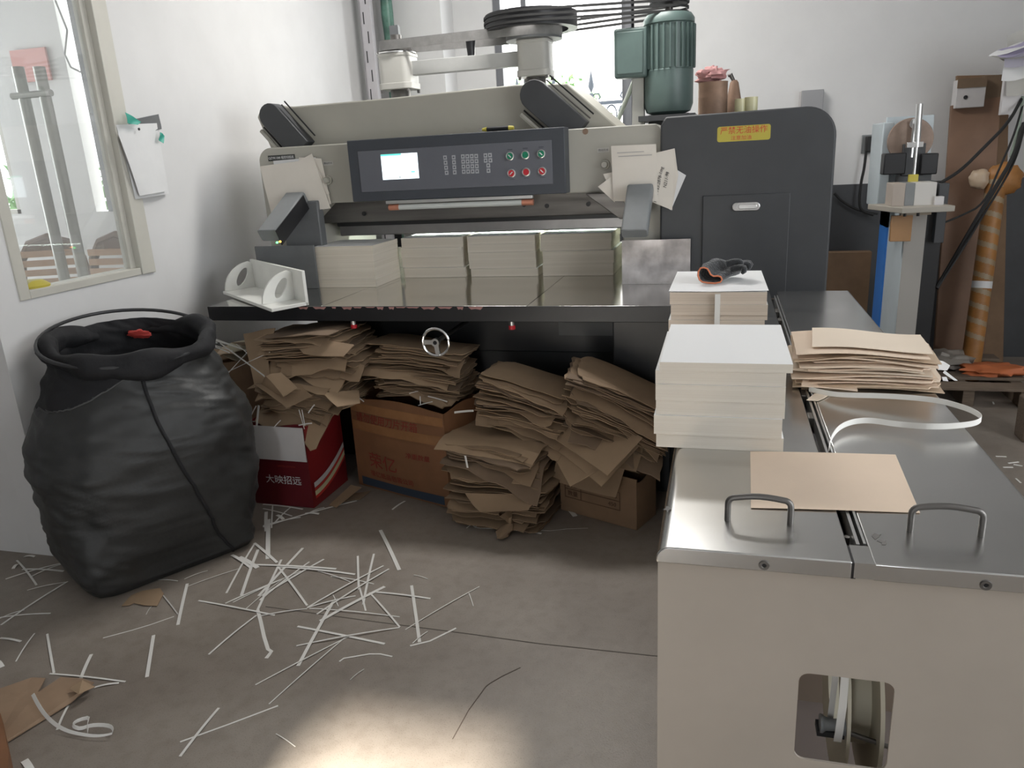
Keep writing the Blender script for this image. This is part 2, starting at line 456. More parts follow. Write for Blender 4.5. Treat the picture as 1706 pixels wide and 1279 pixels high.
# grey painted dado on the back wall
b = MB().box((XL, YB-.012, 0), (XR, YB, AY(1391, 308, YB-.012).z)); struct('trim_2', b, M_wains)
# side and front walls (behind the camera) with unseen openings sized for daylight and sun patch
sy0, sy1, sz0, sz1 = -.8, 2.3, .75, 3.0
b = MB().box((XR, YF, 0), (XR+.2, sy0, ZC)).box((XR, sy1, 0), (XR+.2, YB, ZC))
b.box((XR, sy0, 0), (XR+.2, sy1, sz0)).box((XR, sy0, sz1), (XR+.2, sy1, ZC)); struct('wall_right', b, M_wall)
dx0, dx1, dz1 = -.96, -.44, 2.53
b = MB().box((-6.2, YF-.2, 0), (dx0, YF, ZC)).box((dx1, YF-.2, 0), (XR+.2, YF, ZC)).box((dx0, YF-.2, dz1), (dx1, YF, ZC))
struct('wall_front', b, M_wall)
b = MB().box((-6.3, YF, 0), (-6.2, 2.6, ZC)).box((-6.3, 4.2, 0), (-6.2, 4.55, ZC)).box((-6.3, 2.6, 0), (-6.2, 4.2, .9)).box((-6.3, 2.6, 2.8), (-6.2, 4.2, ZC)); struct('wall_far_left', b, M_wall)  # office end has an unseen opening added for brightness

# ---- office seen through the left window
OY = 4.45
def ox(u, v): return AY(u, v, OY)
s0, s1 = ox(160, 330).x-.02, ox(187, 345).x+.02
zb = ox(180, 352).z
l1, lz = ox(36, 356).x, ox(30, 356).z
b = MB()
b.box((s1, OY, 0), (XL-.12, OY+.1, ZC)); b.box((l1, OY, 0), (s0, OY+.1, ZC))
b.box((s0, OY, 0), (s1, OY+.1, zb)); b.box((s0, OY, 3.0), (s1, OY+.1, ZC))
b.box((-6.2, OY, 0), (l1-.95, OY+.1, ZC)); b.box((l1-.95, OY, 0), (l1, OY+.1, lz)); b.box((l1-.95, OY, 2.5), (l1, OY+.1, ZC))
struct('wall_office', b, M_wall)
b = MB().box((s1-.045, OY-.015, zb), (s1+.012, OY+.03, 3.0)); struct('window_3', b, M_winfr)
b = MB().box((l1-.95, OY+.02, lz), (l1-.93, OY+.06, 2.5)).box((l1-.03, OY+.0, lz), (l1, OY+.06, 2.5)).box((l1-.95, OY, lz), (l1, OY+.06, lz+.03))
struct('window_4', b, M_cream)
# green bush and white building outside
def bush(name, c, r, n, seed, label):
    rnd = random.Random(seed); mb = MB()
    for i in range(n):
        a = Vector((rnd.gauss(0,1), rnd.gauss(0,1), rnd.gauss(0,1))).normalized() * rnd.uniform(.3, 1)
        p = Vector(c) + Vector((a.x*r[0], a.y*r[1], a.z*r[2]))
        u = Vector((rnd.gauss(0,1), rnd.gauss(0,1), rnd.gauss(0,1))).normalized(); v = u.orthogonal().normalized()
        s = rnd.uniform(.05, .1)
        nn = u.cross(v)*.2*s
        mb.add([p, p+u*s+v*s*.35+nn, p+u*s*2, p+u*s-v*s*.35+nn], [(0,1,2,3)])
    mb.tube([(c[0], c[1], 0), c], .04)
    return mb.build(name, M_leaf, None, smooth=0, label=label, cat='shrub')
bush('shrub', (-5.6, 5.6, 1.30), (.45, .35, .5), 700, 3, 'leafy green shrub outside the small window of the office')
bush('shrub', (-1.9, 8.9, 1.75), (.75, .4, .7), 900, 4, 'pale green shrub outside behind the fence of the back window')
b = MB().box((-8, 13, 0), (4, 13.4, 7))
hw = thing('building', (-2, 13, 0), 'pale white building outside the back window', 'building')
b.build('facade', M_facade, hw)
for k, x in enumerate((-3.4, -2.2, -1.0)):
    MB().box((x, 12.97, 2.2), (x+.7, 13.01, 4.2)).build('window', M_winfr, hw)
# ground outside
struct('trim_3', MB().box((-12, YB+.4, -.12), (8, 16, -.02)), mat('outside_ground', (.42,.41,.39), .9))
# ornamental fence
fence = thing('iron_fence', (-1.2, 7.6, 0), 'ornamental wrought iron fence with spear points outside the back window', 'fence')
FY = 7.6
tz = AY(985, 172, FY).z
def spear(x, z0):
    m = MB()
    m.cyl((x, FY, 0), (x, FY, z0+.1), .010, n=8)
    m.cyl((x, FY, z0+.10), (x, FY, z0+.14), .028, .016, n=8)
    m.lathe([(0.001, .0), (.030, .06), (.001, .2)], (x, FY, z0+.14), 8)
    for s in (-1, 1):
        pts = [Vector((x+s*t[0], FY, z0+t[1])) for t in ((0,.09),(.03,.13),(.07,.13),(.085,.10),(.07,.08))]
        m.tube(pts, .008, 6)
    return m
for k in range(7):
    x = AY(985, 150, FY).x + (k-4)*.36
    spear(x, tz-.05).build('spear_post', M_iron, fence)
m = MB(); m.box((-3.4, FY-.012, tz-.02), (1.2, FY+.012, tz+.01)); m.box((-3.4, FY-.012, tz-.24), (1.2, FY+.012, tz-.215)); m.box((-3.4, FY-.012, .2), (1.2, FY+.012, .23))
m.build('rail', M_iron, fence)
m = MB()
for k in range(36):
    x = -3.2 + k*.12; pts = [(x+.052*math.cos(a), FY, tz-.118+.09*math.sin(a)) for a in [2*PI*i/14 for i in range(14)]]
    m.tube(pts, .007, 6, closed=True)
m.build('scroll_work', M_iron, fence, kind='stuff')

# office chairs (slatted backs)
def chair(cx, cy, rz, label):
    t = thing('slatted_chair', (cx, cy, 0), label, 'chair', 'slatted chairs in the office')
    T = Matrix.Translation((cx, cy, 0)) @ Matrix.Rotation(rz, 4, 'Z')
    W = .21; H = 1.16
    pts = [(-W, .42), (-W-.01, .8), (-W+.02, 1.02), (-W*.6, 1.12), (0, H), (W*.6, 1.12), (W-.02, 1.02), (W+.01, .8), (W, .42)]
    MB().tube([(x, .0+.08*(z-.42), z) for x, z in pts], .028, 8, M=T).build('back_frame', M_chair, t)
    pan = [(-W, .55), (W, .55), (W, .98), (W*.6, 1.09), (0, 1.13), (-W*.6, 1.09), (-W, .98)]
    for k in range(9):
        z = .56 + k*.06
        MB().box((-W+.02, -.045+.08*(z-.42), z), (W-.02, -.028+.08*(z-.42), z+.04), M=T).build('slat', M_chairslat, t)
    m = MB(); m.prism([(-W*.85,1.06),(W*.85,1.06),(W*.6,1.11),(0,1.145),(-W*.6,1.11)], 'y', .03, .055, M=T); m.build('top_rail', M_chair, t)
    MB().box((-W, -.45, .40), (W, .04, .46), M=T).build('seat', M_chair, t, bevel=.01)
    for sx in (-1, 1):
        for y in (-.42, .0): MB().cyl((sx*(W-.02), y, 0), (sx*(W-.02), y, .42), .022, n=10, M=T).build('leg', M_chair, t)
c1 = AY(82, 440, 4.0); c2 = AY(190, 430, 4.0)
chair(c1.x, 4.0, .35, 'brown slatted chair at the left behind the hazy office window')
chair(c2.x, 4.0, .05, 'brown slatted chair at the right behind the hazy office window')
# glazed door pulls seen through the window
hp = thing('pipe_handle_pair', (AY(60, 300, 3.55).x, 3.55, 0), 'pair of tall stainless pipe handles joined by a clamp behind the hazy window', 'door handle')
for (ua, va), (ub, vb) in (((24, 112), (116, 480)), ((58, 112), (150, 480))):
    p0, p1 = AY(ua, va, 3.55), AY(ub, vb, 3.55)
    x = (p0.x+p1.x)/2
    MB().cyl((x, 3.55, 0), (x, 3.55, p0.z), .030, n=14).build('pipe', M_pipe, hp)
p = AY(58, 158, 3.55)
MB().tube([(p.x-.13, 3.53, p.z), (p.x+.13, 3.53, p.z)], .018, 10).build('clamp_bar', M_pipe, hp)
b = MB().box((AY(15,80,4.43).x, 4.425, AY(15,140,4.43).z), (AY(75,80,4.43).x, 4.44, AY(15,85,4.43).z))  # pinkish glass reflection put in as a coloured panel
b.build('painted_reflection', mat('reflection_pink', (.65,.32,.30), .7), None, label='pink red panel standing in for a reflection in the hazy window', cat='painted reflection')
b = MB(); pc = AX(48, 482, -2.75)
b.lathe([(.001,0),(.07,.0),(.075,.03),(.05,.05),(.001,.055)], (-2.74, pc.y, 1.07), 14)
b.build('yellow_packet', M_yellow, None, label='small yellow packet on the ledge inside the hazy window', cat='packet')

# thin cable hanging by the office window
MB().tube([AY(u, v, 4.38) for u, v in ((92,0),(112,50),(108,90),(118,112),(138,122))], .006, 6).build('hanging_cable', M_mgrey, None,
    label='thin cable hanging down by the bright slit window of the office', cat='cable')

# papers pinned beside the left window
pn = thing('pinned_papers', (XL+.01, 3.16, 1.4), 'white papers pinned to the left wall beside the window with teal tape', 'papers')
def wallquad(px, x, m, name, t=.0012, curl=0):
    P = [AX(u, v, x) for u, v in px]
    mb = MB(); n = 6; vs = []
    for i in range(n+1):
        for j in range(n+1):
            a, c = i/n, j/n
            q = (P[0]*(1-a)+P[1]*a)*(1-c) + (P[3]*(1-a)+P[2]*a)*c
            q.x = x + curl*math.sin(a*PI)*c + .004*math.sin(a*5+c*3)
            vs.append(q)
    k = len(vs); vs += [q + Vector((t, 0, 0)) for q in vs]
    fs = []
    for i in range(n):
        for j in range(n):
            a = i*(n+1)+j; fs.append((a, a+1, a+n+2, a+n+1)); fs.append((k+a, k+a+n+1, k+a+n+2, k+a+1))
    mb.add(vs, fs); return mb.build(name, m, pn)
wallquad([(201,203),(265,190),(268,215),(203,232)], XL+.006, M_dgrey, 'grey_backing_card')
wallquad([(193,208),(262,205),(280,322),(225,332)], XL+.012, M_notes2, 'sheet', curl=.02)
wallquad([(196,222),(258,215),(276,318),(232,326)], XL+.03, M_notes2, 'sheet', curl=.015)
wallquad([(208,187),(236,203),(228,208),(212,205)], XL+.045, M_teal, 'tape_piece')
wallquad([(266,220),(275,226),(271,239),(264,232)], XL+.045, M_teal, 'tape_piece')
MB().lathe([(.001,.006),(.006,.004),(.006,0)], AX(231,215,XL+.048), 8, ax='x').build('push_pin', M_black, pn)

# corner: slotted post and green wrapped pipe
PYc = 5.55
pa = thing('slotted_post', (AY(615,80,PYc).x, PYc, 0), 'pale slotted metal post standing in the left back corner', 'post')
x0 = AY(604, 60, PYc).x; x1 = AY(621, 60, PYc).x
MB().box((x0, PYc, 0), (x1, PYc+.05, ZC)).build('post_body', M_postm, pa, bevel=.002)
MB().box((x0-.03, PYc+.05, 0), (x0, PYc+.09, ZC)).build('side_flange', M_postm, pa)
for k in range(22):
    z = .4 + k*.13
    MB().box((x0+.018+(k % 2)*.025, PYc-.002, z), (x0+.026+(k % 2)*.025, PYc+.001, z+.08)).build('slot', M_wire, pa)
gx = AY(634, 60, 5.5).x
m = MB()
pts = [(gx+.002*math.sin(i*1.7), 5.66, i*.15) for i in range(23)]
m.tube(pts, [.042+.003*math.sin(i*2.3) for i in range(23)], 12)
m.build('wrapped_pipe', M_greenpl, None, label='green plastic wrapped pipe standing beside the slotted corner post', cat='pipe')

# grey box on the back wall
pA, pB = AY(1336, 151, YB-.05), AY(1371, 178, YB-.05)
g = thing('wall_box', ((pA.x+pB.x)/2, YB-.03, pB.z-.05), 'small grey electrical box on the white back wall above the charcoal cabinet', 'electrical box')
MB().box((pA.x, YB-.06, pB.z-.12), (pB.x, YB, pA.z)).build('cover', mat('box_grey', (.30,.30,.31), .5), g, bevel=.004)
MB().box((pA.x-.012, YB-.03, pB.z-.12), (pA.x, YB, pA.z-.005)).build('edge_strip', M_whitebox, g)
# ================================================================ PAPER CUTTING MACHINE
TZ = .9; FYT = 3.045
cut = thing('paper_cutter', (-1.3, 3.6, 0), 'large grey and charcoal guillotine paper cutter with a steel work table', 'machine')
# work table: black deep front band and polished top
MB().box((-2.344, FYT, .832), (-.118, FYT+.03, TZ-.0005)).build('table_front_band', M_black, cut, bevel=.002)
tt = MB()
for a_, c_ in ((-2.34, -1.7405), (-1.7385, -.7835), (-.7815, -.12)): tt.box((a_, FYT+.002, TZ-.03), (c_, 4.6, TZ))
tt.build('table_top', M_mirror, cut, bevel=.0015)
MB().box((-2.33, FYT+.02, TZ-.034), (-.13, 4.6, TZ-.029)).build('table_underlay', M_black, cut)
# chipped paint along the front edge
m = MB(); rnd = random.Random(5)
x = -1.86
while x < -1.0:
    wd = rnd.uniform(.02, .07); h = rnd.uniform(.004, .014)
    m.prism([(x, TZ-.003), (x+wd, TZ-.003), (x+wd*.8, TZ-.003-h), (x+wd*.5, TZ-.004-h*.6), (x+wd*.2, TZ-.003-h*.9)], 'y', FYT-.0012, FYT+.002)
    x += wd + rnd.uniform(0, .03)
m.build('paint_chips', mat('bare_primer', (.42,.22,.20), .7), cut, kind='stuff')
# machine base under the table
MB().box((-2.02, 3.47, 0), (-.33, 4.5, .87)).build('base_body', M_black, cut, bevel=.004)
MB().box((-1.98, 3.44, .60), (-.45, 3.47, .86)).build('apron', M_black, cut, bevel=.004)
MB().box((-.45, 3.24, 0), (-.20, 4.4, .83)).build('side_leg_panel', M_black, cut, bevel=.004)
MB().box((-.70, 3.28, .72), (-.23, 3.34, .84)).build('bracket_plate', M_char, cut)
for u in (590, 853):
    p = AY(u, 546, 3.07)
    g = MB().cyl((p.x, 3.07, .80), (p.x, 3.07, .832), .012, n=14).build('foot_knob', M_alu, cut)
    MB().cyl((p.x, 3.07, .795), (p.x, 3.07, .812), .0145, n=14).build('red_cap', M_btn_r, g)
# hand wheel
hc = Vector((AY(726, 570, 2.99).x, 2.99, AY(726, 570, 2.99).z))
hw_ = MB().tube([hc + Vector((.060*math.cos(a), 0, .060*math.sin(a))) for a in [2*PI*i/32 for i in range(32)]], .0065, 10, closed=True).build('handwheel', M_chrome, cut, origin=hc)
for a in (PI, -PI/2+.12):
    d = Vector((math.cos(a), 0, math.sin(a))); s = Vector((-d.z, 0, d.x))*.010
    q = [hc+d*.012-s, hc+d*.058-s, hc+d*.058+s, hc+d*.012+s]
    MB().hexa([p+Vector((0,-.004,0)) for p in q]+[p+Vector((0,.004,0)) for p in q]).build('spoke', M_alu, hw_)
MB().cyl(hc-Vector((0,.010,0)), hc+Vector((0,.012,0)), .018, n=20).build('hub', M_alu, hw_)
MB().cyl(hc-Vector((0,.011,0)), hc-Vector((0,.010,0)), .009, n=16).build('hub_recess', M_black, hw_)
MB().cyl(hc+Vector((0,.012,0)), (hc.x, 3.45, hc.z), .010, n=14).build('wheel_shaft', M_dsteel, cut)
p = hc + Vector((.010, -.012, -.050))
MB().cyl(p+Vector((0,.008,0)), p, .007, n=12).build('crank_stud', M_alu, hw_)

# portal: warm grey gantry
PYF = 3.65
zt = 1.612
pl = [(-2.345, .9), (-2.05, .9), (-2.05, 1.25), (-1.965, 1.322), (-.70, 1.322), (-.56, 1.322), (-.46, 1.24), (-.44, .9), (-.275, .9), (-.275, 1.585), (-.30, zt), (-2.275, zt)]
arc = [(-2.275 + .07*math.cos(a), zt-.07 + .07*math.sin(a)) for a in [PI/2 + PI/2*i/8 for i in range(1, 9)]]
MB().prism(pl + arc, 'y', PYF, 4.35).build('portal_frame', M_beige, cut, bevel=.006)
# crossbeam, knife bar and clamp seen through the mouth
MB().box((-2.06, 3.72, 1.215), (-.44, 3.80, 1.33)).build('knife_beam', M_dsteel, cut, bevel=.004)
MB().box((-2.0, 3.77, 1.192), (-.44, 3.86, 1.222)).build('knife_bar', M_black, cut)
MB().box((-2.02, 3.83, 1.136), (-.46, 3.9, 1.196)).build('clamp', mat('satin_clamp', (.33,.32,.32), .38, 1.0, var=.15, vscale=6), cut, bevel=.006)
MB().box((-2.04, 3.9, 1.15), (-.42, 4.0, 1.5)).build('clamp_back', M_black, cut)
MB().box((-2.0, 4.26, .901), (-.44, 4.28, 1.02)).build('back_gauge', M_steel, cut)
MB().box((-1.95, 4.02, 1.30), (-.5, 4.08, 1.34)).build('line_lamp_housing', M_alu, cut)
ll = bpy.data.lights.new('line_lamp_light', 'AREA'); ll.shape = 'RECTANGLE'; ll.size = 1.4; ll.size_y = .05; ll.energy = 7; ll.color = (.85, 1.0, .92)
lo = bpy.data.objects.new('line_lamp_light', ll); COL.objects.link(lo); lo.location = (-1.22, 4.05, 1.295)
for u, v in ((606, 356), (873, 341), (911, 343), (980, 340)):
    p = AY(u, v, 3.715)
    MB().cyl((p.x, 3.714, p.z), (p.x, 3.73, p.z), .011, n=16).build('bolt_hole', M_black, cut)
MB().prism([(-.62, 1.32), (-.46, 1.32), (-.40, 1.20), (-.46, 1.20)], 'y', 3.60, 3.66).build('corner_gusset', M_dsteel, cut, bevel=.003)
# work lamp bar under the panel
lp0, lp1 = AY(645, 341, 3.56), AY(888, 328, 3.56)
tubeo = MB()
z_a = lp0.z; 
MB().box((lp0.x, 3.545, z_a+.004), (lp1.x, 3.575, z_a+.019)).build('lamp_bracket', M_alu, cut, bevel=.002)
lam = MB().cyl((lp0.x+.012, 3.565, z_a-.014), (lp1.x-.004, 3.565, z_a-.014), .0135, n=16).build('lamp_tube', mat('frosted_tube', (.55,.57,.55), .35), cut)
for a_, c_ in ((lp0.x+.008, lp0.x+.062), (lp1.x-.055, lp1.x)):
    MB().cyl((a_, 3.565, z_a-.014), (c_, 3.565, z_a-.014), .0145, n=16).build('copper_end_wrap', M_copper, lam)
# control panel
cpY = 3.55
a0, a1 = AY(578, 234, cpY), AY(941, 322, cpY)
X0, X1, Z0, Z1 = -1.782, -.700, 1.328, 1.620
MB().box((X0, cpY, Z0), (X1, PYF+.01, Z1)).build('control_panel', M_navy, cut, bevel=.004)
cp = bpy.data.objects['control_panel']
x0, x1, z0, z1 = -1.728, -.760, 1.373, 1.567
fc = MB().box((x0, cpY-.004, z0), (x1, cpY+.002, z1)).build('panel_face', M_slate, cp, bevel=.002)
def cpp(u, v): q = AY(u, v, cpY-.005); return q.x, q.z
sx0, sz1_ = cpp(636, 258); sx1, sz0_ = cpp(698, 297)
sz1_ = 1.546; sz0_ = 1.428
sc = MB().box((-1.606, cpY-.0055, sz0_), (-1.417, cpY-.003, sz1_)).build('screen', M_screen, cp)
MB().box((-1.606, cpY-.0062, sz1_-.008), (-1.50, cpY-.0052, sz1_)).build('screen_header', M_scr_teal, cp)
MB().box((-1.455, cpY-.0062, sz0_+.028), (-1.435, cpY-.0052, sz0_+.034)).build('screen_field', M_scr_teal, cp)
MB().box((-1.518, cpY-.0062, sz0_+.004), (-1.514, cpY-.0052, sz0_+.014)).build('screen_cursor', M_dark, cp)
# keys
keys = []
for k in range(4): keys += [(741.5 + k*.9, 262.5 + k*8.4), (755.8+k*.6, 262.0 + k*8.3)]
for r in range(4):
    for c in range(4): keys.append((771.2 + c*7.4 + r*.5, 260.7 - c*.25 + r*8.4))
keys += [(808.8,259),(816.3,258.4),(809.2,267.3),(817,267),(813.5,275.5),(813.9,284.2)]
ctop = {0:'1',1:'2',2:'3',4:'4',5:'5',6:'6',8:'7',9:'8',10:'9',13:'0'}
for i, (u, v) in enumerate(keys):
    x, z = cpp(u, v)
    ko = MB().box((x-.0085, cpY-.0065, z-.0095), (x+.0085, cpY-.003, z+.0095)).build('key', M_key, cp)
    MB().box((x-.004, cpY-.0070, z-.004), (x+.004, cpY-.0063, z+.004)).build('key_symbol', M_slate, ko)
for i, (u, v, g, sl_) in enumerate(((850,260,1,1),(875.5,258,1,0),(902,256,1,1),(852.5,288.5,0,-1),(877,286.5,0,0),(903.5,285,0,1))):
    x, z = cpp(u, v)
    bt = MB().lathe([(.001,-.012),(.0135,-.012),(.0145,-.010),(.0145,-.004)], (x, cpY-.002, z), 20, ax='y').build('push_button' if not sl_ else 'selector_button', M_btn_g if g else M_btn_r, cp)
    MB().lathe([(.0145,-.0105),(.0158,-.012),(.0190,-.011),(.0195,-.001),(.0145,-.001),(.0145,-.0105)], (x, cpY-.003, z), 24, ax='y').build('button_ring', M_alu, bt)
    if sl_:
        a = sl_*(-.75); d = Vector((math.cos(a), 0, math.sin(a)))*.009; s = Vector((-math.sin(a), 0, math.cos(a)))*.0022
        q = [Vector((x, 0, z))+e for e in (-d-s, d-s, d+s, -d+s)]
        MB().hexa([Vector((e.x, cpY-.017, e.z)) for e in q]+[Vector((e.x, cpY-.0135, e.z)) for e in q]).build('selector_mark', M_notes2, bt)
    if v < 270 or True:
        MB().box((x-.012, cpY-.0048, z+(.027 if v < 270 else -.029)), (x+.012, cpY-.0038, z+(.031 if v < 270 else -.027))).build('caption_mark', M_navy, cp)
# name plate, small labels, mushroom knobs
def pp(u, v, y=PYF-.004): return AY(u, v, y)
a, c = pp(446, 260), pp(496, 270)
npl = MB().box((a.x, PYF-.004, a.z-.026), (a.x+.155, PYF+.001, a.z+.002)).build('name_plate', mat('plate_black', (.03,.032,.03), .5), cut, bevel=.001)
text('QZYK1300 程控切纸机', .0165, M_notes2, npl, face_M((a.x+.0775, PYF-.0048, a.z-.012), (1,0,0)), sx=.9)
for (u, v, r) in ((547, 300, .022), (1008, 274, .022)):
    p = pp(u, v)
    kb = MB().lathe([(.001,-.035),(.013,-.035),(.016,-.028),(.016,-.012),(r,-.012),(r+.002,0)], (p.x, PYF, p.z), 20, ax='y').build('release_knob', M_beige, cut)
for (u, v) in ((546, 272), (1005, 250)):
    p = pp(u, v)
    lb = MB().box((p.x-.028, PYF-.001, p.z-.010), (p.x+.028, PYF+.001, p.z+.010)).build('small_label', M_beige2, cut)
    text('微动开关', .012, M_dgrey, lb, face_M((p.x, PYF-.0014, p.z), (1,0,0)))
p = pp(975, 219)
MB().lathe([(.001,-.001),(.014,-.001),(.012,.001)], (p.x, PYF, p.z), 9, ax='y').build('rust_stain', mat('rust_spot', (.25,.17,.12), .8), cut)

# hood behind the portal, with the two slanting charcoal arms
HY = 3.78
def hp_(u, v): q = AY(u, v, HY); return (q.x, q.z)
hood = [hp_(452, 250), hp_(428, 195), hp_(434, 180), hp_(452, 174), hp_(480, 178), hp_(660, 162), hp_(858, 141), hp_(945, 139), hp_(1030, 212), hp_(1030, 250)]
MB().prism(hood, 'y', HY, 4.3).build('hood', mat('hood_enamel', (.385,.37,.32), .45, var=.05, vscale=4), cut, bevel=.008)
def arm(uA, vA, uB, vB, r, y0, name):
    A = AY(uA, vA, y0); B = AY(uB, vB, y0); d = (B-A).normalized(); s = Vector((d.z, 0, -d.x))
    pts = []
    for i in range(11):
        a = PI/2 + PI*i/10
        q = A + d*math.cos(a)*r + s*math.sin(a)*r; pts.append((q.x, q.z))
    q = B - s*r; pts.append((q.x, q.z)); q = B + s*r; pts.append((q.x, q.z))
    o = MB().prism(pts, 'y', y0, HY+.005).build(name, M_char, cut, bevel=.004)
    for k, off in enumerate((r+.018, r+.042)):
        a0_ = A + s*off*(1) ; b0_ = B + s*off
        sg = 1
        MB().tube([Vector((a0_.x, y0+.03, a0_.z)), Vector((b0_.x, y0+.03, b0_.z))], .011 if k else .005, 6).build('groove_strip', M_beige if k else M_black, o)
        a0_ = A - s*off; b0_ = B - s*off
        MB().tube([Vector((a0_.x, y0+.03, a0_.z)), Vector((b0_.x, y0+.03, b0_.z))], .004, 6).build('groove_strip', M_black if k else M_dsteel, o)
    return o
arm(449, 193, 500, 250, .062, 3.70, 'slanting_arm')
arm(889, 158, 962, 222, .068, 3.70, 'slanting_arm')
# dark light-guard arms
def guard(top, bot, w0, w1, name):
    """arm from portal face leaning out and down towards the operator"""
    T, B = Vector(top), Vector(bot)
    d = (B-T).normalized(); n = Vector((1,0,0)).cross(d).normalized()
    if n.y > 0: n = -n
    hw2 = w0; th = w1; pts = []
    prof = rrect(-hw2, hw2, 0, th, .012, 4)
    m = MB(); vs = []
    for P in (T, B):
        for x, t in prof: vs.append(P + Vector((x,0,0)) + n*t)
    k = len(prof)
    m.add(vs, [list(range(k))[::-1], list(range(k, 2*k))] + [(i, (i+1) % k, k+(i+1) % k, k+i) for i in range(k)])
    return m.build(name, M_mgrey, cut, bevel=.004), d, n
T = AY(1068, 316, 3.60); B_ = AY(1058, 392, 3.44)
gR, _, _ = guard((T.x, 3.60, T.z-.01), (B_.x, 3.44, B_.z-.01), .058, .06, 'guard_arm')
T = AY(500, 338, 3.62); B_ = AY(462, 398, 3.38)
gL, d_, n_ = guard((T.x, 3.62, T.z), (B_.x-.03, 3.38, B_.z-.01), .055, .07, 'guard_arm')
MB().hexa([Vector((T.x+.056, 3.60, T.z-.03)), Vector((B_.x+.026, 3.37, B_.z-.03)), Vector((B_.x+.030, 3.37, B_.z-.03)), Vector((T.x+.060, 3.60, T.z-.03)),
           Vector((T.x+.056, 3.56, T.z+.04)), Vector((B_.x+.026, 3.33, B_.z+.045)), Vector((B_.x+.030, 3.33, B_.z+.045)), Vector((T.x+.060, 3.56, T.z+.04))]).build('sensor_window', M_black, gL)
for k, mm in enumerate((M_led_g, M_led_o)):
    q = AY(461+k*5, 404-k*1.5, 3.31)
    MB().lathe([(.001,-.004),(.004,-.003),(.005,.004)], (q.x, 3.312, q.z), 10, ax='y').build('indicator_light', mm, gL)
MB().box((-2.22, 3.60, .9), (-2.01, 3.66, 1.34)).build('guard_post', M_dgrey, cut, bevel=.006)
# upright plates on either side of the table
MB().box((-.449, 3.57, TZ+.0005), (-.137, 3.575, 1.105)).build('side_plate', M_plate, cut)
MB().box((-2.36, 3.52, TZ+.0005), (-2.015, 3.53, 1.124)).build('side_plate', M_dgrey, cut, bevel=.002)


# charcoal side cabinet
cab = [(-.277, 0), (.457, 0)] + [(.457-.125+.125*math.cos(a), 1.642-.125+.125*math.sin(a)) for a in [PI/2*i/10 for i in range(11)]] + [(-.255, 1.636), (-.277, 1.60)]
MB().prism(cab, 'y', 3.62, 4.5).build('side_cabinet', M_char, cut, bevel=.008)
sc_ = bpy.data.objects['side_cabinet']
q0, q1 = AY(1171, 325, 3.62), AY(1317, 320, 3.62)
dr = MB().box((-.088, 3.612, .55), (.284, 3.622, 1.290)).build('cabinet_door', M_char, sc_, bevel=.003)
hx, hz = AY(1243, 344, 3.61).x, AY(1243, 344, 3.61).z
MB().prism(rrect(hx-.060, hx+.060, hz-.019, hz+.019, .0185, 8), 'y', 3.604, 3.614).build('door_handle', M_chrome, dr, bevel=.003)
MB().prism(rrect(hx-.034, hx+.046, hz-.010, hz+.010, .0095, 8), 'y', 3.600, 3.605).build('handle_recess', M_alu, dr, bevel=.002)
q = AY(1239, 221, 3.62)
lab = MB().prism(rrect(q.x-.111, q.x+.111, q.z-.034, q.z+.030, .010, 5), 'y', 3.6185, 3.621).build('warning_label', M_yellow, sc_)
text('严禁无油操作', .033, M_redtxt, lab, face_M((q.x, 3.6180, q.z+.010), (1,0,0)))
text('注意加油', .020, M_redtxt, lab, face_M((q.x-.01, 3.6180, q.z-.021), (1,0,0)), sx=1.1)

# ================================================================ BELT DRIVE BEHIND
BYD = 4.85
bd = thing('belt_drive_unit', (-1.1, BYD, 0), 'overhead belt drive with large black flywheel and green motor behind the cutter', 'machine')
def bp_(u, v, y=BYD): return AY(u, v, y)
for (ua, ub, vt, vb_) in ((637, 688, 93, 150), (865, 917, 70, 128)):
    a, c = bp_(ua, vt), bp_(ub, vb_); cx = (a.x+bp_(ub, vt).x)/2; r = abs(bp_(ub, vt).x - a.x)/2*1.0
    z1_, z0_ = bp_((ua+ub)/2, vt).z, bp_((ua+ub)/2, vb_).z
    hs = MB().prism(rrect(cx-r, cx+r, BYD-r, BYD+r, r*.45, 6), 'z', z0_, z1_).build('bearing_housing', M_beige2, bd, bevel=.004)
    MB().prism(rrect(cx-r*1.06, cx+r*1.06, BYD-r*1.06, BYD+r*1.06, r*.45, 6), 'z', z0_-.002, z0_+.035).build('housing_flange', M_beige2, hs, bevel=.003)
    MB().prism(rrect(cx-r*1.04, cx+r*1.04, BYD-r*1.04, BYD+r*1.04, r*.45, 6), 'z', z1_-.012, z1_+.008).build('housing_cap', M_beige2, hs, bevel=.003)
    for sx in (-1, 1):
        for sy in (-1, 1):
            MB().cyl((cx+sx*r*.85, BYD+sy*r*.85, z0_-.02), (cx+sx*r*.85, BYD+sy*r*.85, z0_), .010, n=6).build('bolt', M_dsteel, hs)
            MB().cyl((cx+sx*r*.85, BYD+sy*r*.85, z1_+.008), (cx+sx*r*.85, BYD+sy*r*.85, z1_+.02), .009, n=6).build('bolt', M_dsteel, hs)
    MB().cyl((cx, BYD, .0), (cx, BYD, z0_), r*.62, n=20).build('column', M_dsteel, bd)
    MB().cyl((cx, BYD, z1_), (cx, BYD, z1_+.12), r*.33, n=20).build('drive_shaft', M_dsteel, bd)
# link bar
cL = bp_(662, 110); cR = bp_(891, 95)
zl = bp_(780, 106).z
MB().box((cL.x+.08, BYD-.03, zl-.042), (cR.x-.09, BYD+.03, zl+.042)).build('link_bar', mat('link_bar_grey', (.42,.42,.41), .45, var=.1, vscale=9), bd, bevel=.004)
MB().cyl((bp_(785,90).x, BYD, zl+.04), (bp_(785,90).x, BYD, zl+.15), .022, .032, n=16).build('tensioner', M_black, bd)
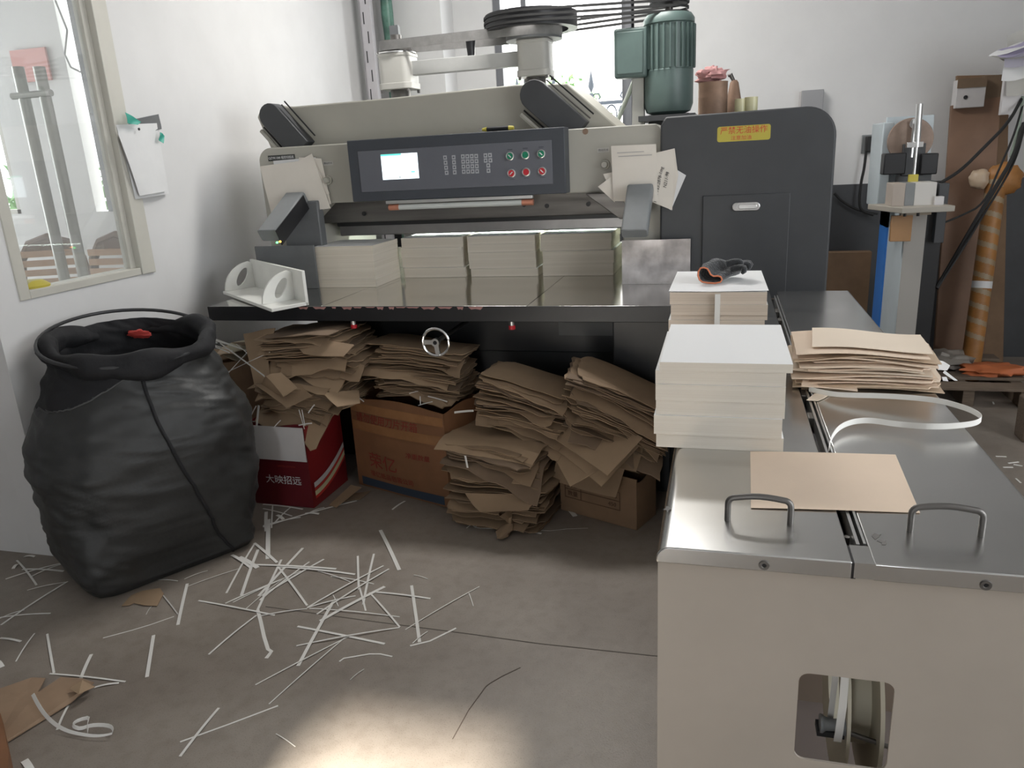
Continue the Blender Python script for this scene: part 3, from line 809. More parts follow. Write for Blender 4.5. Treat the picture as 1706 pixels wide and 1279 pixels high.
# small left pulley and its belt to the flywheel shaft
pzl = bp_(660, 78).z
pu = MB().lathe([(.001,-.030),(.105,-.030),(.105,-.022),(.098,-.018),(.098,.018),(.105,.022),(.105,.030),(.001,.030)], (cL.x+.0, BYD, pzl), 32).build('pulley', M_dsteel, bd)
MB().lathe([(.001,-.045),(.125,-.045),(.125,-.037),(.001,-.037)], (cL.x, BYD, pzl), 32).build('pulley_flange', M_alu, pu)
MB().lathe([(.001,-.040),(.17,-.040),(.17,.02),(.001,.02)], (cR.x, BYD, pzl), 36).build('pulley', M_dgrey, bd)
def belt(c0, r0, c1, r1, z, h, t, name, m):
    c0 = Vector((c0[0], c0[1])); c1 = Vector((c1[0], c1[1])); d = c1-c0; L_ = d.length; th = math.atan2(d.y, d.x)
    al = math.acos((r0-r1)/L_); pts = []
    for i in range(17):
        a = th + al + (2*PI-2*al)*i/16; pts.append((c0.x+r0*math.cos(a), c0.y+r0*math.sin(a)))
    for i in range(17):
        a = th - al + 2*al*i/16; pts.append((c1.x+r1*math.cos(a), c1.y+r1*math.sin(a)))
    mb = MB(); k = len(pts); vs = []
    cen = (c0+c1)/2
    for s_ in (0, 1):
        for zz in (z-h/2, z+h/2):
            for i, p_ in enumerate(pts):
                P = Vector(p_); tn = (Vector(pts[(i+1) % k])-Vector(pts[i-1])).normalized(); nn = Vector((tn.y, -tn.x))
                q = P + nn*t*s_; vs.append((q.x, q.y, zz))
    fs = []
    for i in range(k):
        j = (i+1) % k
        fs += [(i, j, k+j, k+i), (2*k+i, 3*k+i, 3*k+j, 2*k+j), (i, 2*k+i, 2*k+j, j), (k+i, k+j, 3*k+j, 3*k+i)]
    mb.add(vs, fs); return mb.build(name, m, bd)
belt((cL.x, BYD), .10, (cR.x, BYD), .165, pzl, .055, .006, 'flat_belt', M_belt)
# flywheel
fz = bp_(885, 38).z; fcx = bp_(885, 38).x
R_ = (bp_(960, 38).x - bp_(810, 38).x)/2
m = MB(); m.lathe([(R_*.80,-.045),(R_,-.045),(R_,.045),(R_*.80,.045),(R_*.80,-.045)], (fcx, BYD, fz), 48)
fw = m.build('flywheel', M_black, bd)
MB().lathe([(.001,-.05),(.08,-.05),(.08,.05),(.001,.05)], (fcx, BYD, fz), 24).build('flywheel_hub', M_dgrey, fw)
web = MB()
for k in range(5):
    a = 2*PI*k/5+.3; T_ = Matrix.Translation((fcx, BYD, fz)) @ Matrix.Rotation(a, 4, 'Z')
    web.box((.05, -.055, -.016), (R_*.84, .055, .016), M=T_)
web.build('spokes', M_dgrey, fw)
for r_ in (-.03, 0, .03):
    pass
# motor
mx_, mz0, mz1 = bp_(1114, 100).x, 1.690, 2.17
MR = .142
mo = MB().lathe([(.001,0),(MR*.55,0),(MR*.9,.02),(MR,.06),(MR,.245),(MR*.96,.25),(MR*.96,.49),(MR*1.02,.495),(MR*1.02,.52),(MR*.9,.545),(MR*.35,.55),(.001,.55)], (mx_, BYD, mz0), 40).build('motor', M_green, bd)
for k in range(26):
    a = 2*PI*k/26; T_ = Matrix.Translation((mx_, BYD, mz0)) @ Matrix.Rotation(a, 4, 'Z')
    MB().box((MR*.9, -.004, .255), (MR*1.08, .004, .485), M=T_).build('cooling_fin', M_green, mo)
a, c = bp_(1058, 44, BYD-.10), bp_(1106, 118, BYD-.10)
tb = MB().box((mx_-.30, BYD-.13, 1.905), (mx_-.115, BYD-.02, 2.17)).build('terminal_box', M_green, mo, bevel=.012)
MB().box((mx_-.285, BYD-.137, 1.925), (mx_-.135, BYD-.128, 2.15)).build('terminal_cover', M_green, tb, bevel=.008)
MB().cyl((mx_, BYD, mz0+.55), (mx_, BYD, mz0+.62), .022, n=16).build('motor_shaft', M_dsteel, mo)
MB().lathe([(.001,0),(.115,0),(.115,.012),(.10,.02),(.10,.034),(.115,.042),(.115,.055),(.10,.062),(.10,.078),(.115,.09),(.001,.09)], (mx_, BYD, mz0+.60), 32).build('motor_pulley', M_black, mo)
for dz in (-.028, 0, .028):
    belt((fcx, BYD), R_+.001, (mx_, BYD), .104, fz+dz+.0, .013, .008, 'v_belt', M_rubber)
MB().box((mx_-.12, BYD+.02, 0), (mx_+.12, BYD+.2, 1.70)).build('motor_column', M_char, bd, bevel=.005)
MB().box((mx_-.16, BYD-.16, 1.66), (mx_+.16, BYD+.2, 1.69)).build('motor_base_plate', M_char, bd)
q = bp_(1060, 150); MB().box((q.x-.02, BYD-.05, .0), (q.x+.05, BYD+.02, bp_(1060,97).z)).build('motor_side_rail', M_beige2, bd, bevel=.003)
A, B_ = bp_(1024, 208), bp_(1060, 120)
MB().tube([A+Vector((0,.06,0)), B_+Vector((0,.06,0))], .014, 8).build('stay_rod', mat('pale_green_paint', (.40,.44,.38), .5), bd)
A = bp_(648, 62); MB().box((A.x-.035, BYD+.1, pzl), (A.x+.025, BYD+.13, bp_(648,38).z)).build('belt_guard_upright', M_dgrey, bd)

# ---- tools and tins on the machine
p = AY(829, 214, 3.585)
kn = thing('box_cutter', (p.x, p.y, Z1), 'yellow and black craft knife lying on top of the control panel', 'knife')
z = Z1+.0115
MB().tube([(p.x-.055, p.y, z), (p.x-.05, p.y, z+.0), (p.x+.055, p.y, z)], [.006,.011,.011], 10).build('grip', M_black, kn)
MB().tube([(p.x-.075, p.y, z), (p.x-.052, p.y, z)], [.006,.0115], 10).build('nose', M_yellow, kn)
MB().tube([(p.x+.054, p.y, z), (p.x+.078, p.y, z)], [.0115,.008], 10).build('end_cap', M_yellow, kn)
MB().box((p.x-.092, p.y-.001, z-.004), (p.x-.074, p.y+.001, z+.003)).build('blade', M_chrome, kn)
ct = 1.642
p = AY(1187, 188, 3.85)
t = thing('tin_can', (p.x, p.y, ct), 'rusty brown tin can stuffed with rag standing beside the green motor', 'tin can')
rc = (AY(1212,160,3.85).x - AY(1163,160,3.85).x)/2; hc_ = AY(1187,137,3.85).z - ct
MB().lathe([(.001,0),(rc,0),(rc*1.01,.004),(rc,.008),(rc,hc_*.5),(rc*1.01,hc_*.52),(rc,hc_*.55),(rc,hc_-.004),(rc*1.02,hc_),(rc*.97,hc_),(rc*.95,hc_-.02),(.001,hc_-.02)], (p.x, p.y, ct), 32).build('can_body', M_rust, t)
m = MB(); rnd = random.Random(3)
def lump(c, r, seed, amp=.35, n=20, k=14, fr=2.5):
    mb = MB(); vs = []
    for i in range(k+1):
        ph = PI*i/k
        for j in range(n):
            a = 2*PI*j/n; d = Vector((math.sin(ph)*math.cos(a), math.sin(ph)*math.sin(a), math.cos(ph)))
            s_ = 1 + amp*noise.noise(d*fr + Vector((seed*3.1, seed, 0)))*1.6
            vs.append(Vector(c) + Vector((d.x*r[0], d.y*r[1], d.z*r[2]))*s_)
    fs = [(i*n+j, (i+1)*n+j, (i+1)*n+(j+1) % n, i*n+(j+1) % n) for i in range(k) for j in range(n)]
    mb.add(vs, fs); return mb
q = AY(1182, 124, 3.85)
lump((p.x-.008, p.y, q.z-.006), (rc*.95, rc*.8, .034), 5, .45, fr=3.5).build('rag_cloth', M_pink, None, label='crumpled pink rag stuffed in the rusty tin can', cat='rag', smooth=60)
p = AY(1222, 185, 4.05)
t = thing('oil_can', (p.x, p.y, ct), 'dusty brown cone shaped oil can between the rusty tin and the tape', 'oil can')
h = AY(1215, 120, 3.9).z - ct
MB().lathe([(.001,0),(.045,0),(.045,.01),(.02,h*.8),(.012,h*.86),(.001,h*.86)], (p.x, p.y, ct), 20).build('can_body', M_rust, t)
MB().tube([(p.x-.004, p.y, ct+h*.85), (p.x-.018, p.y, ct+h), (p.x-.03, p.y, ct+h*.97)], [.008,.011,.008], 10).build('spout', M_dsteel, t)
p0, p1 = AY(1224, 170, 3.8), AY(1262, 170, 3.8)
r = (p1.x-p0.x)/2*.55
for k, (xx, rr, hh) in enumerate((((p0.x+r*.9), r*.9, .058), (p1.x-r*1.0, r*1.05, .062))):
    m = MB().lathe([(rr*.72,0),(rr,0),(rr,hh),(rr*.72,hh),(rr*.72,0)], (xx, 3.8, ct), 32)
    tp = m.build('tape_roll', M_tapey, None, label=('pale yellow tape roll on the charcoal cabinet, left one of two' if k == 0 else 'pale yellow tape roll on the charcoal cabinet, right one of two'), cat='tape roll', group='tape rolls on the charcoal cabinet')
# ================================================================ STRAPPING MACHINE (steel side table)
SX0, SX1, SY0, SY1 = -.088, .514, 1.090, 3.37
sm = thing('strapping_machine', (.21, 2.2, 0), 'long strapping table with a brushed steel top, two lift handles and a putty grey body', 'machine')
ct0, ct1, cz0, cz1 = .137, .277, .523, .690
b = MB(); y0, y1 = SY0+.012, SY0+.016
b.box((SX0+.002, y0, .0), (ct0, y1, .872)).box((ct1, y0, 0), (SX1-.004, y1, .872)).box((ct0, y0, cz1), (ct1, y1, .872)).box((ct0, y0, 0), (ct1, y1, cz0))
for (cx, cz, sx, sz) in ((ct0, cz0, 1, 1), (ct1, cz0, -1, 1), (ct0, cz1, 1, -1), (ct1, cz1, -1, -1)):
    r = .016; pts = [(cx, cz), (cx+sx*r, cz)] + [(cx+sx*r-sx*r*math.sin(a), cz+sz*r-sz*r*math.cos(a)) for a in [PI/2*i/5 for i in range(1, 6)]]
    b.prism(pts, 'y', y0, y1)
b.build('front_panel', M_tablebody, sm)
MB().box((SX0+.002, y1, 0), (SX0+.006, SY1-.01, .872)).build('side_panel', M_tablebody, sm)
MB().box((SX1-.02, 1.9, .0), (SX1-.016, SY1-.01, .872)).build('side_panel', M_tablebody, sm)
MB().box((SX0+.002, SY1-.02, 0), (SX1-.016, SY1-.014, .872)).build('rear_panel', M_tablebody, sm)
MB().box((SX0+.006, 1.75, .0), (SX1-.02, 1.76, .86)).build('inner_divider', mat('dusty_brown', (.22,.17,.13), .7), sm)
MB().box((SX0+.006, y1, .12), (SX1-.02, 1.75, .13)).build('inner_shelf', mat('dusty_shelf', (.16,.13,.115), .7), sm)
# top slabs
gl, gr = .199, .229
def slab(x0, x1, left):
    m = MB(); r = .022
    if left:
        prof = [(x1, .872), (x0+.001, .872)] + [(x0+r-r*math.cos(a), TZ-r+r*math.sin(a)) for a in [PI/2*i/8 for i in range(9)]] + [(x1, TZ)]
    else: prof = [(x0, .872), (x1, .872), (x1, TZ-.006), (x1-.006, TZ), (x0, TZ)]
    return m.prism(prof, 'y', SY0, SY1)
slab(SX0, gl, True).build('top_plate', M_steel, sm, bevel=.002)
slab(gr, SX1, False).build('top_plate', M_steel, sm, bevel=.002)
# front lip bridging below the slot, and front trims
MB().box((gl-.0005, SY0+.001, .872), (gl+.006, SY0+.055, TZ-.002)).build('front_seam', M_black, sm)
MB().box((gl+.003, SY0, .874), (gr+.002, SY0+.055, TZ-.0005)).build('slot_end_cover', M_steel, sm)
MB().box((gl, SY0+.055, .855), (gr, SY1, .868)).build('slot_floor', M_black, sm)
MB().box((gl+.014, SY0+.06, .868), (gl+.019, SY1-.1, TZ-.001)).build('guide_rail', M_alu, sm)
MB().box((gr-.006, SY0+.06, .868), (gr-.002, SY1-.1, TZ+.001)).build('guide_rail', M_alu, sm)
for yy, hh in ((2.95, .03), (2.80, .02), (1.75, .02), (1.92, .05)):
    MB().box((gl+.002, yy, .868), (gl+.014, yy+hh*2, TZ-.004)).build('feed_block', M_dsteel, sm, bevel=.002)
for yy in (1.16, 1.20): MB().cyl((gl+.008, yy, .868), (gl+.008, yy, .885), .005, n=10).build('slot_screw', M_dsteel, sm)
# handles
def dhandle(xa, xb, y, label=None):
    h = .042; r = .012
    pts = [Vector((xa, y, TZ)), Vector((xa, y, TZ+h-r))]
    pts += [Vector((xa+r-r*math.cos(a), y, TZ+h-r+r*math.sin(a))) for a in [PI/2*i/5 for i in range(1, 6)]]
    for k in range(1, 6):
        q = k/6; pts.append(Vector((xa+r+(xb-xa-2*r)*q, y, TZ+h+.004*math.sin(PI*q))))
    pts += [Vector((xb-r+r*math.sin(a), y, TZ+h-r+r*math.cos(a))) for a in [PI/2*i/5 for i in range(0, 5)]]
    pts += [Vector((xb, y, TZ+h-r)), Vector((xb, y, TZ))]
    return MB().tube(pts, .0052, 12).build('lift_handle', M_dsteel, sm)
dhandle(.021, .120, 1.20); dhandle(.300, .400, 1.207)
for xx, zz in ((.376, .881), (.075, .883)):
    MB().lathe([(.003,-.0005),(.004,-.0018),(.0075,-.0018),(.0085,.001),(.003,-.0005)], (xx, SY0-.0005, zz), 18, ax='y').build('front_screw', M_dsteel, sm)
    MB().lathe([(.001,-.0006),(.0042,-.0006),(.0042,.001)], (xx, SY0-.0005, zz), 12, ax='y').build('screw_recess', M_black, sm)
# scuffs on the steel
m = MB()
for (u, v) in ((1461, 893), (1472, 903), (1112, 848)):
    q = AZ(u, v, TZ+.0002); rr = random.Random(u)
    m.add([(q.x+.008*math.cos(a)*rr.uniform(.3,1.3), q.y+.012*math.sin(a)*rr.uniform(.3,1.2), TZ+.0004) for a in [2*PI*i/9 for i in range(9)]], [tuple(range(9))])
m.build('scuff_marks', mat('grime', (.18,.17,.16), .7), sm, kind='stuff')
# spool, axle, strap and coil behind the cut-out
q = AY(1388, 1207, 1.20)
sp = MB().lathe([(.001,-.022),(.016,-.022),(.016,-.018),(.0115,-.012),(.0105,0),(.0115,.012),(.016,.018),(.016,.022),(.001,.022)], q, 24, ax='x').build('guide_roller', M_mgrey, sm)
MB().box((q.x-.026, 1.195, q.z-.024), (q.x+.026, 1.225, q.z-.013)).build('roller_bracket', M_char, sm)
MB().tube([(q.x+.024, 1.2, q.z-.012), (q.x+.09, 1.19, q.z-.022)], .0045, 10).build('axle_rod', M_dsteel, sm)
MB().ribbon([(q.x+.006, 1.183, q.z-.020), (q.x+.007, 1.181, q.z), (q.x+.011, 1.19, q.z+.05), (q.x+.014, 1.21, q.z+.12), (q.x+.016, 1.22, q.z+.25)], .013, Vector((1,0,0)), .001).build('feed_strap', M_strip, sm)
MB().ribbon([(q.x-.003, 1.215, q.z-.0), (q.x+.0, 1.22, q.z+.06), (q.x+.006, 1.23, q.z+.25)], .010, Vector((1,0,0)), .001).build('feed_strap', M_strip2, sm)
m = MB(); m.lathe([(.07,-.03),(.165,-.03),(.165,-.024),(.10,-.024),(.10,.02),(.175,.02),(.175,.027),(.07,.027),(.07,-.03)], (.268, 1.34, AY(1448, 1268, 1.34).z+.17), 48, ax='x')
m.v = [p + Vector((AY(1468, 1180, 1.19).x - .290, 0, 0)) for p in m.v]
m.build('strap_coil', mat('cream_coil', (.52,.48,.38), .6), sm)
# ---------------- things on the steel table
def stack(name, x0, x1, y0, y1, z0, z1, cuts, label, edge, jit=.004, seed=1, top=None):
    rnd = random.Random(seed)
    t = thing(name, ((x0+x1)/2, (y0+y1)/2, z0), label, 'paper stack')
    zs = [z0] + [z0+(z1-z0)*c for c in cuts] + [z1]
    for i in range(len(zs)-1):
        dx, dy = rnd.uniform(-jit, jit), rnd.uniform(-jit, jit)
        if top and i == len(zs)-2: dx, dy = top
        m = MB(); vs = []
        a, c = zs[i]+.0002, zs[i+1]-.0002
        m.box((x0+dx, y0+dy, a), (x1+dx, y1+dy, c))
        # the upper face is the white card face
        m.m = [1 if f == 1 else 0 for f in range(6)]
        m.build('ream', [edge, M_ptop], t)
    return t
stack('card_stack', -.125, .128, 1.515, 1.87, TZ, 1.068, [.18,.43,.62,.83], 'tall square stack of cream edged white card in front on the steel table', M_pedge, .0025, 2)
cf = stack('card_stack', -.116, .140, 1.513, 1.868, 1.0682, 1.0865, [], 'thin top bundle of white card lying askew on the front card stack', M_pedge, 0, 3)
sr = stack('card_stack', -.133, .119, 2.09, 2.445, TZ, 1.126, [.2,.34,.5,.66,.72,.85], 'tall stack of tan edged white card behind the front stack with a glove on top', M_pedge2, .0035, 5)
def sheet_grid(P, n, m_, zf, t=.0008):
    mb = MB(); vs = []
    for i in range(n+1):
        for j in range(n+1):
            a, c = i/n, j/n
            q = (Vector(P[0])*(1-a)+Vector(P[1])*a)*(1-c) + (Vector(P[3])*(1-a)+Vector(P[2])*a)*c
            q.z += zf(a, c); vs.append(q)
    k = len(vs); vs += [q+Vector((0,0,t)) for q in vs]; fs = []
    for i in range(n):
        for j in range(n):
            a = i*(n+1)+j; fs.append((a, a+1, a+n+2, a+n+1)); fs.append((k+a, k+a+n+1, k+a+n+2, k+a+1))
    bd_ = [i*(n+1) for i in range(n+1)] + [n*(n+1)+j for j in range(1, n+1)] + [i*(n+1)+n for i in range(n-1, -1, -1)] + [j for j in range(n-1, 0, -1)]
    for i in range(len(bd_)):
        a, c = bd_[i], bd_[(i+1) % len(bd_)]; fs.append((a, c, k+c, k+a))
    mb.add(vs, fs); return mb
sheet_grid([(-.136, 2.085, 1.1265), (.122, 2.085, 1.1265), (.119, 2.445, 1.1265), (-.133, 2.445, 1.1265)], 14, None,
           lambda a, c: .001 + .006*max(0, 1-a*2.2)*c*0 + .007*math.exp(-((a-.0)/.2)**2)*(1-c)**3*0 + .004*(1-c)*abs(a-.45)).build('top_sheet', M_ptop, sr)
MB().box((-.014, 2.078, .93), (.000, 2.083, 1.122)).build('paper_band', M_strip, sr)
# glove
gp = AZ(1188, 460, 1.13)
gl_ = thing('knit_glove', (gp.x+.03, gp.y+.02, 1.128), 'black knitted work glove with orange cuff edge lying on the rear card stack', 'glove')
def gw(u, v, y): return AY(u, v, y)
gy = 2.20
cuff = [gw(u, v, gy) for u, v in ((1163,455),(1163.5,448),(1167,442.5),(1173,441.5),(1178.5,443.5),(1181.5,448),(1184,453),(1189,456),(1196,455.5),(1201,457),(1203,461),(1200.5,465.5),(1192,467.5),(1180,467),(1170,465.5),(1165.5,462))]
zmin = min(p.z for p in cuff); dz_ = 1.1315 - zmin
cuff = [p + Vector((0,0,dz_)) for p in cuff]
MB().tube(cuff, .0024, 8, closed=True).build('orange_cuff_edge', M_orange, gl_)
cc = sum(cuff, Vector())/len(cuff)
m = MB(); rings = [(0,1.0,0,0),( .012,1.04,.004,.002),(.03,1.12,.012,.006),(.05,1.15,.024,.010),(.075,1.2,.036,.012),(.10,1.05,.05,.010),(.125,.75,.058,.006),(.14,.3,.062,.004)]
k = len(cuff); vs = []
for ri, (dy, s_, dx, dz) in enumerate(rings):
    for p in cuff:
        q = cc + (p-cc)*s_ + Vector((dx, dy, dz)); q.z += .006*noise.noise(q*55) if ri else 0; q.x += .006*noise.noise(q*45+Vector((3,1,2))) if ri else 0
        q.z = max(q.z, 1.1295); vs.append(q)
fs = [(i*k+j, i*k+(j+1) % k, (i+1)*k+(j+1) % k, (i+1)*k+j) for i in range(len(rings)-1) for j in range(k)] + [tuple((len(rings)-1)*k+j for j in range(k))]
m.add(vs, fs); m.build('palm', M_knit, gl_, smooth=80)
base = cc + Vector((.05, .06, .006))
for i, (dx, dy, up, ln) in enumerate(((.035,-.035,.006,.055),(.05,-.012,.012,.07),(.05,.012,.012,.075),(.04,.032,.006,.065),(-.01,-.015,.02,.05))):
    pts = []; 
    for j in range(8):
        t_ = j/7; a = t_*2.2
        pts.append(base + Vector((dx*.3+ln*math.sin(a)*.62+(.01 if i == 4 else 0)*t_, dy*(.6+.7*t_), up + .012*math.sin(a*1.3) - .012*t_)))
    pts = [Vector((p.x, p.y, max(p.z, 1.1385))) for p in pts]
    MB().tube(pts, [.0095,.010,.0098,.0092,.009,.0088,.0078,.004], 12).build('thumb' if i == 4 else 'finger', M_knit, gl_, smooth=80)

# ---------------- card sheets
def card(cx, cy, z, w, d, rot, m_, seed, label, group, F=None, t=.0026, nx=10, ny=10, torn=.35, tilt=(0,0), wv=.0035, ew=1.0, name='card_sheet', cut=None, cat='card sheet'):
    rnd = random.Random(seed); vs = []; ca, sa = math.cos(rot), math.sin(rot)
    j1 = [rnd.uniform(-1,1) for _ in range(8)]
    ph = rnd.uniform(0, 6)
    cc_ = [(rnd.random() < torn, rnd.uniform(.15,.75)) for _ in range(4)]
    for i in range(nx+1):
        for j in range(ny+1):
            lx, ly = (i/nx-.5)*w, (j/ny-.5)*d
            if j == 0: ly += .005*ew*math.sin(i*1.7+ph)*(1 if torn > .3 else .2)
            if i == 0: lx += .004*ew*math.sin(j*2.1+ph)
            if i == nx: lx += .004*ew*math.sin(j*1.9+ph*2)
            for q, (cxi, cyj) in enumerate(((0,0),(nx,0),(nx,ny),(0,ny))):
                if cc_[q][0]:
                    if i == cxi and j == cyj: lx *= 1-.24*cc_[q][1]; ly *= 1-.2*cc_[q][1]
                    elif (i == cxi and abs(j-cyj) == 1): lx *= 1-.09*cc_[q][1]
            x = cx + lx*ca - ly*sa; y = cy + lx*sa + ly*ca
            zz = z + tilt[0]*lx + tilt[1]*ly + wv*math.sin(lx*(14+3*math.sin(ph))+ph)*math.cos(ly*12+ph*1.3)
            if F: zz += F(x, y, z)
            vs.append(Vector((x, y, zz)))
    k = len(vs); vs += [q+Vector((0,0,t)) for q in vs]; fs = []
    for i in range(nx):
        for j in range(ny):
            a = i*(ny+1)+j; fs.append((a, a+1, a+ny+2, a+ny+1)); fs.append((k+a, k+a+ny+1, k+a+ny+2, k+a+1))
    bd_ = [i*(ny+1) for i in range(nx+1)] + [nx*(ny+1)+j for j in range(1, ny+1)] + [i*(ny+1)+ny for i in range(nx-1, -1, -1)] + [j for j in range(ny-1, 0, -1)]
    for i in range(len(bd_)):
        a, c = bd_[i], bd_[(i+1) % len(bd_)]; fs.append((a, c, k+c, k+a))
    mb = MB(); mb.add(vs, fs)
    return mb.build(name, m_, None, label=label, cat=cat, group=group, smooth=30)
def quadcard(P, m_, label, group=None, n=6, t=.0026, sag=.01, name='card_sheet', cat='card sheet', seed=0):
    rnd = random.Random(seed); ph = rnd.uniform(0,6)
    mb = sheet_grid(P, n, None, lambda a, c: -sag*0 + sag*math.sin(PI*a)*.5*math.cos(c*3+ph) , t)
    return mb.build(name, m_, None, label=label, cat=cat, group=group, smooth=30)
KR = [M_kraft, M_kraft2, M_kraft, M_kraft3, M_kraft]
def pile(n, z0, z1, fn, w, d, label, group, seed, rotv=.2, F=None, mats=KR, torn=.4, jx=.03, jy=.02, rb=0.0, droop=0.0, top=None, bottom=None, ew=1.0, wv=.0035):
    rnd = random.Random(seed); out = []
    step = (z1-z0)/n; grot = 0; gx_ = 0
    for i in range(n):
        if i % 5 == 0: grot = rnd.uniform(-rotv, rotv); gx_ = rnd.uniform(-jx, jx)
        cx, cy = fn(i/n); FF = F; dy = 0
        if droop and rnd.random() < .32:
            k = rnd.uniform(.35, .95)*droop; y_f = cy - d/2 + rnd.uniform(.02, .06); dy = -.015
            sk = rnd.uniform(-.5, .5)
            def FF(x, y, z, k=k, y_f=y_f, sk=sk, cx=cx):
                e = max(0, y_f - y + sk*(x-cx)*.5)
                return (F(x, y, z) if F else 0) - k*e - 1.5*e*e
        lb = top if (top and i == n-1) else bottom if (bottom and i == 0) else label
        out.append(card(cx+gx_+rnd.uniform(-jx, jx)*.6, cy+dy+rnd.uniform(-jy, jy), z0+step*i, w*rnd.uniform(.88, 1.05), d*rnd.uniform(.85, 1.05),
             rb+grot+rnd.uniform(-.07, .07), rnd.choice(mats), seed*100+i, lb, None if lb != label else group, FF, torn=torn, tilt=(rnd.uniform(-.02,.02), rnd.uniform(-.03,.02)), t=rnd.uniform(.0018,.005), ew=ew, wv=wv))
    return out
# tan sheets on the steel table
TANS = [M_tan, M_tan, mat('tan_card_pale', (.82,.70,.57), .75, var=.04, vscale=5), mat('tan_card_dim', (.60,.46,.33), .75, var=.06, vscale=5)]
def FB(x, y, z):
    s = (z-TZ)/.1
    return .006*s*math.sin(x*16+1.2+s*2) + .004*s*math.sin(y*14+s*5) - .05*s*max(0, .235-x)*2*0
pile(13, .9035, .986, lambda s: (.365-.02*s, 2.085), .335, .26, 'tan card sheet in the loose pile on the steel table under the strap', 'tan card sheets piled on the steel table', 11, .07, FB, TANS, .5, .012, .012, ew=.15, wv=.0042)
card(.340, 2.075, .9925, .30, .27, -.03, M_tan, 90, 'uppermost flat tan card sheet of the pile on the steel table', None, FB, torn=.0, t=.0015, ew=.1, wv=.0015)
card(.372, 2.085, .9985, .27, .235, -.10, TANS[2], 92, 'pale tan card sheet with a lifted corner topping the pile right of the front stack', None, lambda x, y, z: FB(x,y,z)+.0, torn=.0, t=.0015, ew=.1, wv=.001)
quadcard([AY(1215,0,1.0)*0+Vector((.200,1.93,.915)), Vector((.33,1.925,.908)), Vector((.335,2.0,.916)), Vector((.215,2.02,.918))], M_tan, 'tan card flap hanging out of the lowest front edge of the pile', sag=.02, seed=4)
def scrap(pts, m_, name, label, cat='paper scrap', t=.001, group=None):
    mb = MB(); n_ = len(pts); P = [Vector(p) for p in pts]
    nn = (P[1]-P[0]).cross(P[2]-P[0]).normalized()*t
    if nn.z < 0: nn = -nn
    mb.add(P + [p+nn for p in P], [list(range(n_))[::-1], list(range(n_, 2*n_))] + [(i, (i+1) % n_, n_+(i+1) % n_, n_+i) for i in range(n_)])
    return mb.build(name, m_, None, label=label, cat=cat, group=group, smooth=0)
scrap([AZ(u, v, .902) for u, v in ((1343,667),(1357,656),(1386,655),(1372,664),(1362,668))], TANS[2], 'torn_scrap', 'small torn tan scrap by the slot of the steel table')
scrap([AY(u, v, 1.98) for u, v in ((1561,600),(1573,603),(1583,609),(1578,617),(1563,616))], M_ptop, 'torn_scrap', 'bright white crumpled scrap sticking out at the right end of the tan pile', t=.006)  # white scrap also stands in for sunlit glare on the pile end
scrap([AY(u, v, 1.95) for u, v in ((1574,617),(1596,634),(1590,634),(1571,621))], M_ptop, 'torn_scrap', 'thin white sliver hanging from the right end of the tan pile', t=.002)
scrap([AY(u, v, 1.94) for u, v in ((1569,628),(1577,628),(1580,635),(1571,634))], M_ptop, 'torn_scrap', 'tiny square white scrap below the right end of the tan pile', t=.002)
# single sheet in front
sg = [AZ(1251,846,.9015), AZ(1533,854,.9015), AZ(1492,757,.9015), AZ(1250,752,.9015)]
sheet_grid(sg, 6, None, lambda a, c: .0007*math.sin(a*4), .0006).build('card_sheet', M_tan, None, label='single tan card sheet lying flat in front of the front card stack', cat='card sheet')
# plastic strap loop
sp_ = [(1348,648),(1370,653),(1392,657),(1430,658.5),(1465,659),(1502,661),(1539,664),(1568,668),(1594,675),(1613,681),(1627,688),(1635,694),(1635,699),(1627,704),(1612,707),(1594,709),(1568,710.5),(1539,710),(1512,708),(1484,705),(1460,701),(1440,700),(1422,702),(1407,707),(1396,714),(1388,724),(1383,735),(1381,747)]
def smooth_pts(P, it=2):
    for _ in range(it):
        Q = [P[0]]
        for i in range(len(P)-1): Q += [P[i]*.75+P[i+1]*.25, P[i]*.25+P[i+1]*.75]
        P = Q + [P[-1]]
    return P
L_ = len(sp_); P = []
for i, (u, v) in enumerate(sp_):
    h = .908 + (.022*math.sin(PI*min(1, i/14.)) if i < 14 else .022*(1-(i-14)/(L_-14.))*0 + .012*math.sin(PI*(i-13)/(L_-13.))) 
    if i in range(8, 18): h = .925
    P.append(AZ(u, v, h))
P = smooth_pts(P, 2)
MB().ribbon(P, .0125, Vector((0,0,1)), .0008).build('plastic_strap', M_strip, None, label='white strapping band looping out of the slot across the steel table', cat='strap')

# ================================================================ PAPER ON THE CUTTER
def block(x0, x1, y0, y1, z1, cuts, label, seed, jit):
    return stack('paper_block', x0, x1, y0, y1, TZ+.0005, z1, cuts, label, mat_pb, jit, seed)
mat_pb = layered_mat('ivory_paper_edge', (.66,.60,.51), (.60,.54,.45), 140)
block(-2.035, -1.700, 3.545, 3.86, 1.112, [.06,.2,.9], 'ivory paper block standing forward at the left of the cutter table', 21, .002)
block(-1.672, -1.325, 3.845, 4.19, 1.114, [.25,.5,.75], 'ivory paper block under the clamp, second from the left', 22, .006)
block(-1.290, -.925, 3.842, 4.19, 1.114, [.2,.4,.6,.8], 'ivory paper block under the clamp below the lamp bar', 24, .008)
block(-.895, -.530, 3.84, 4.19, 1.115, [.3,.6,.8], 'ivory paper block under the clamp beside the right steel plate', 27, .008)
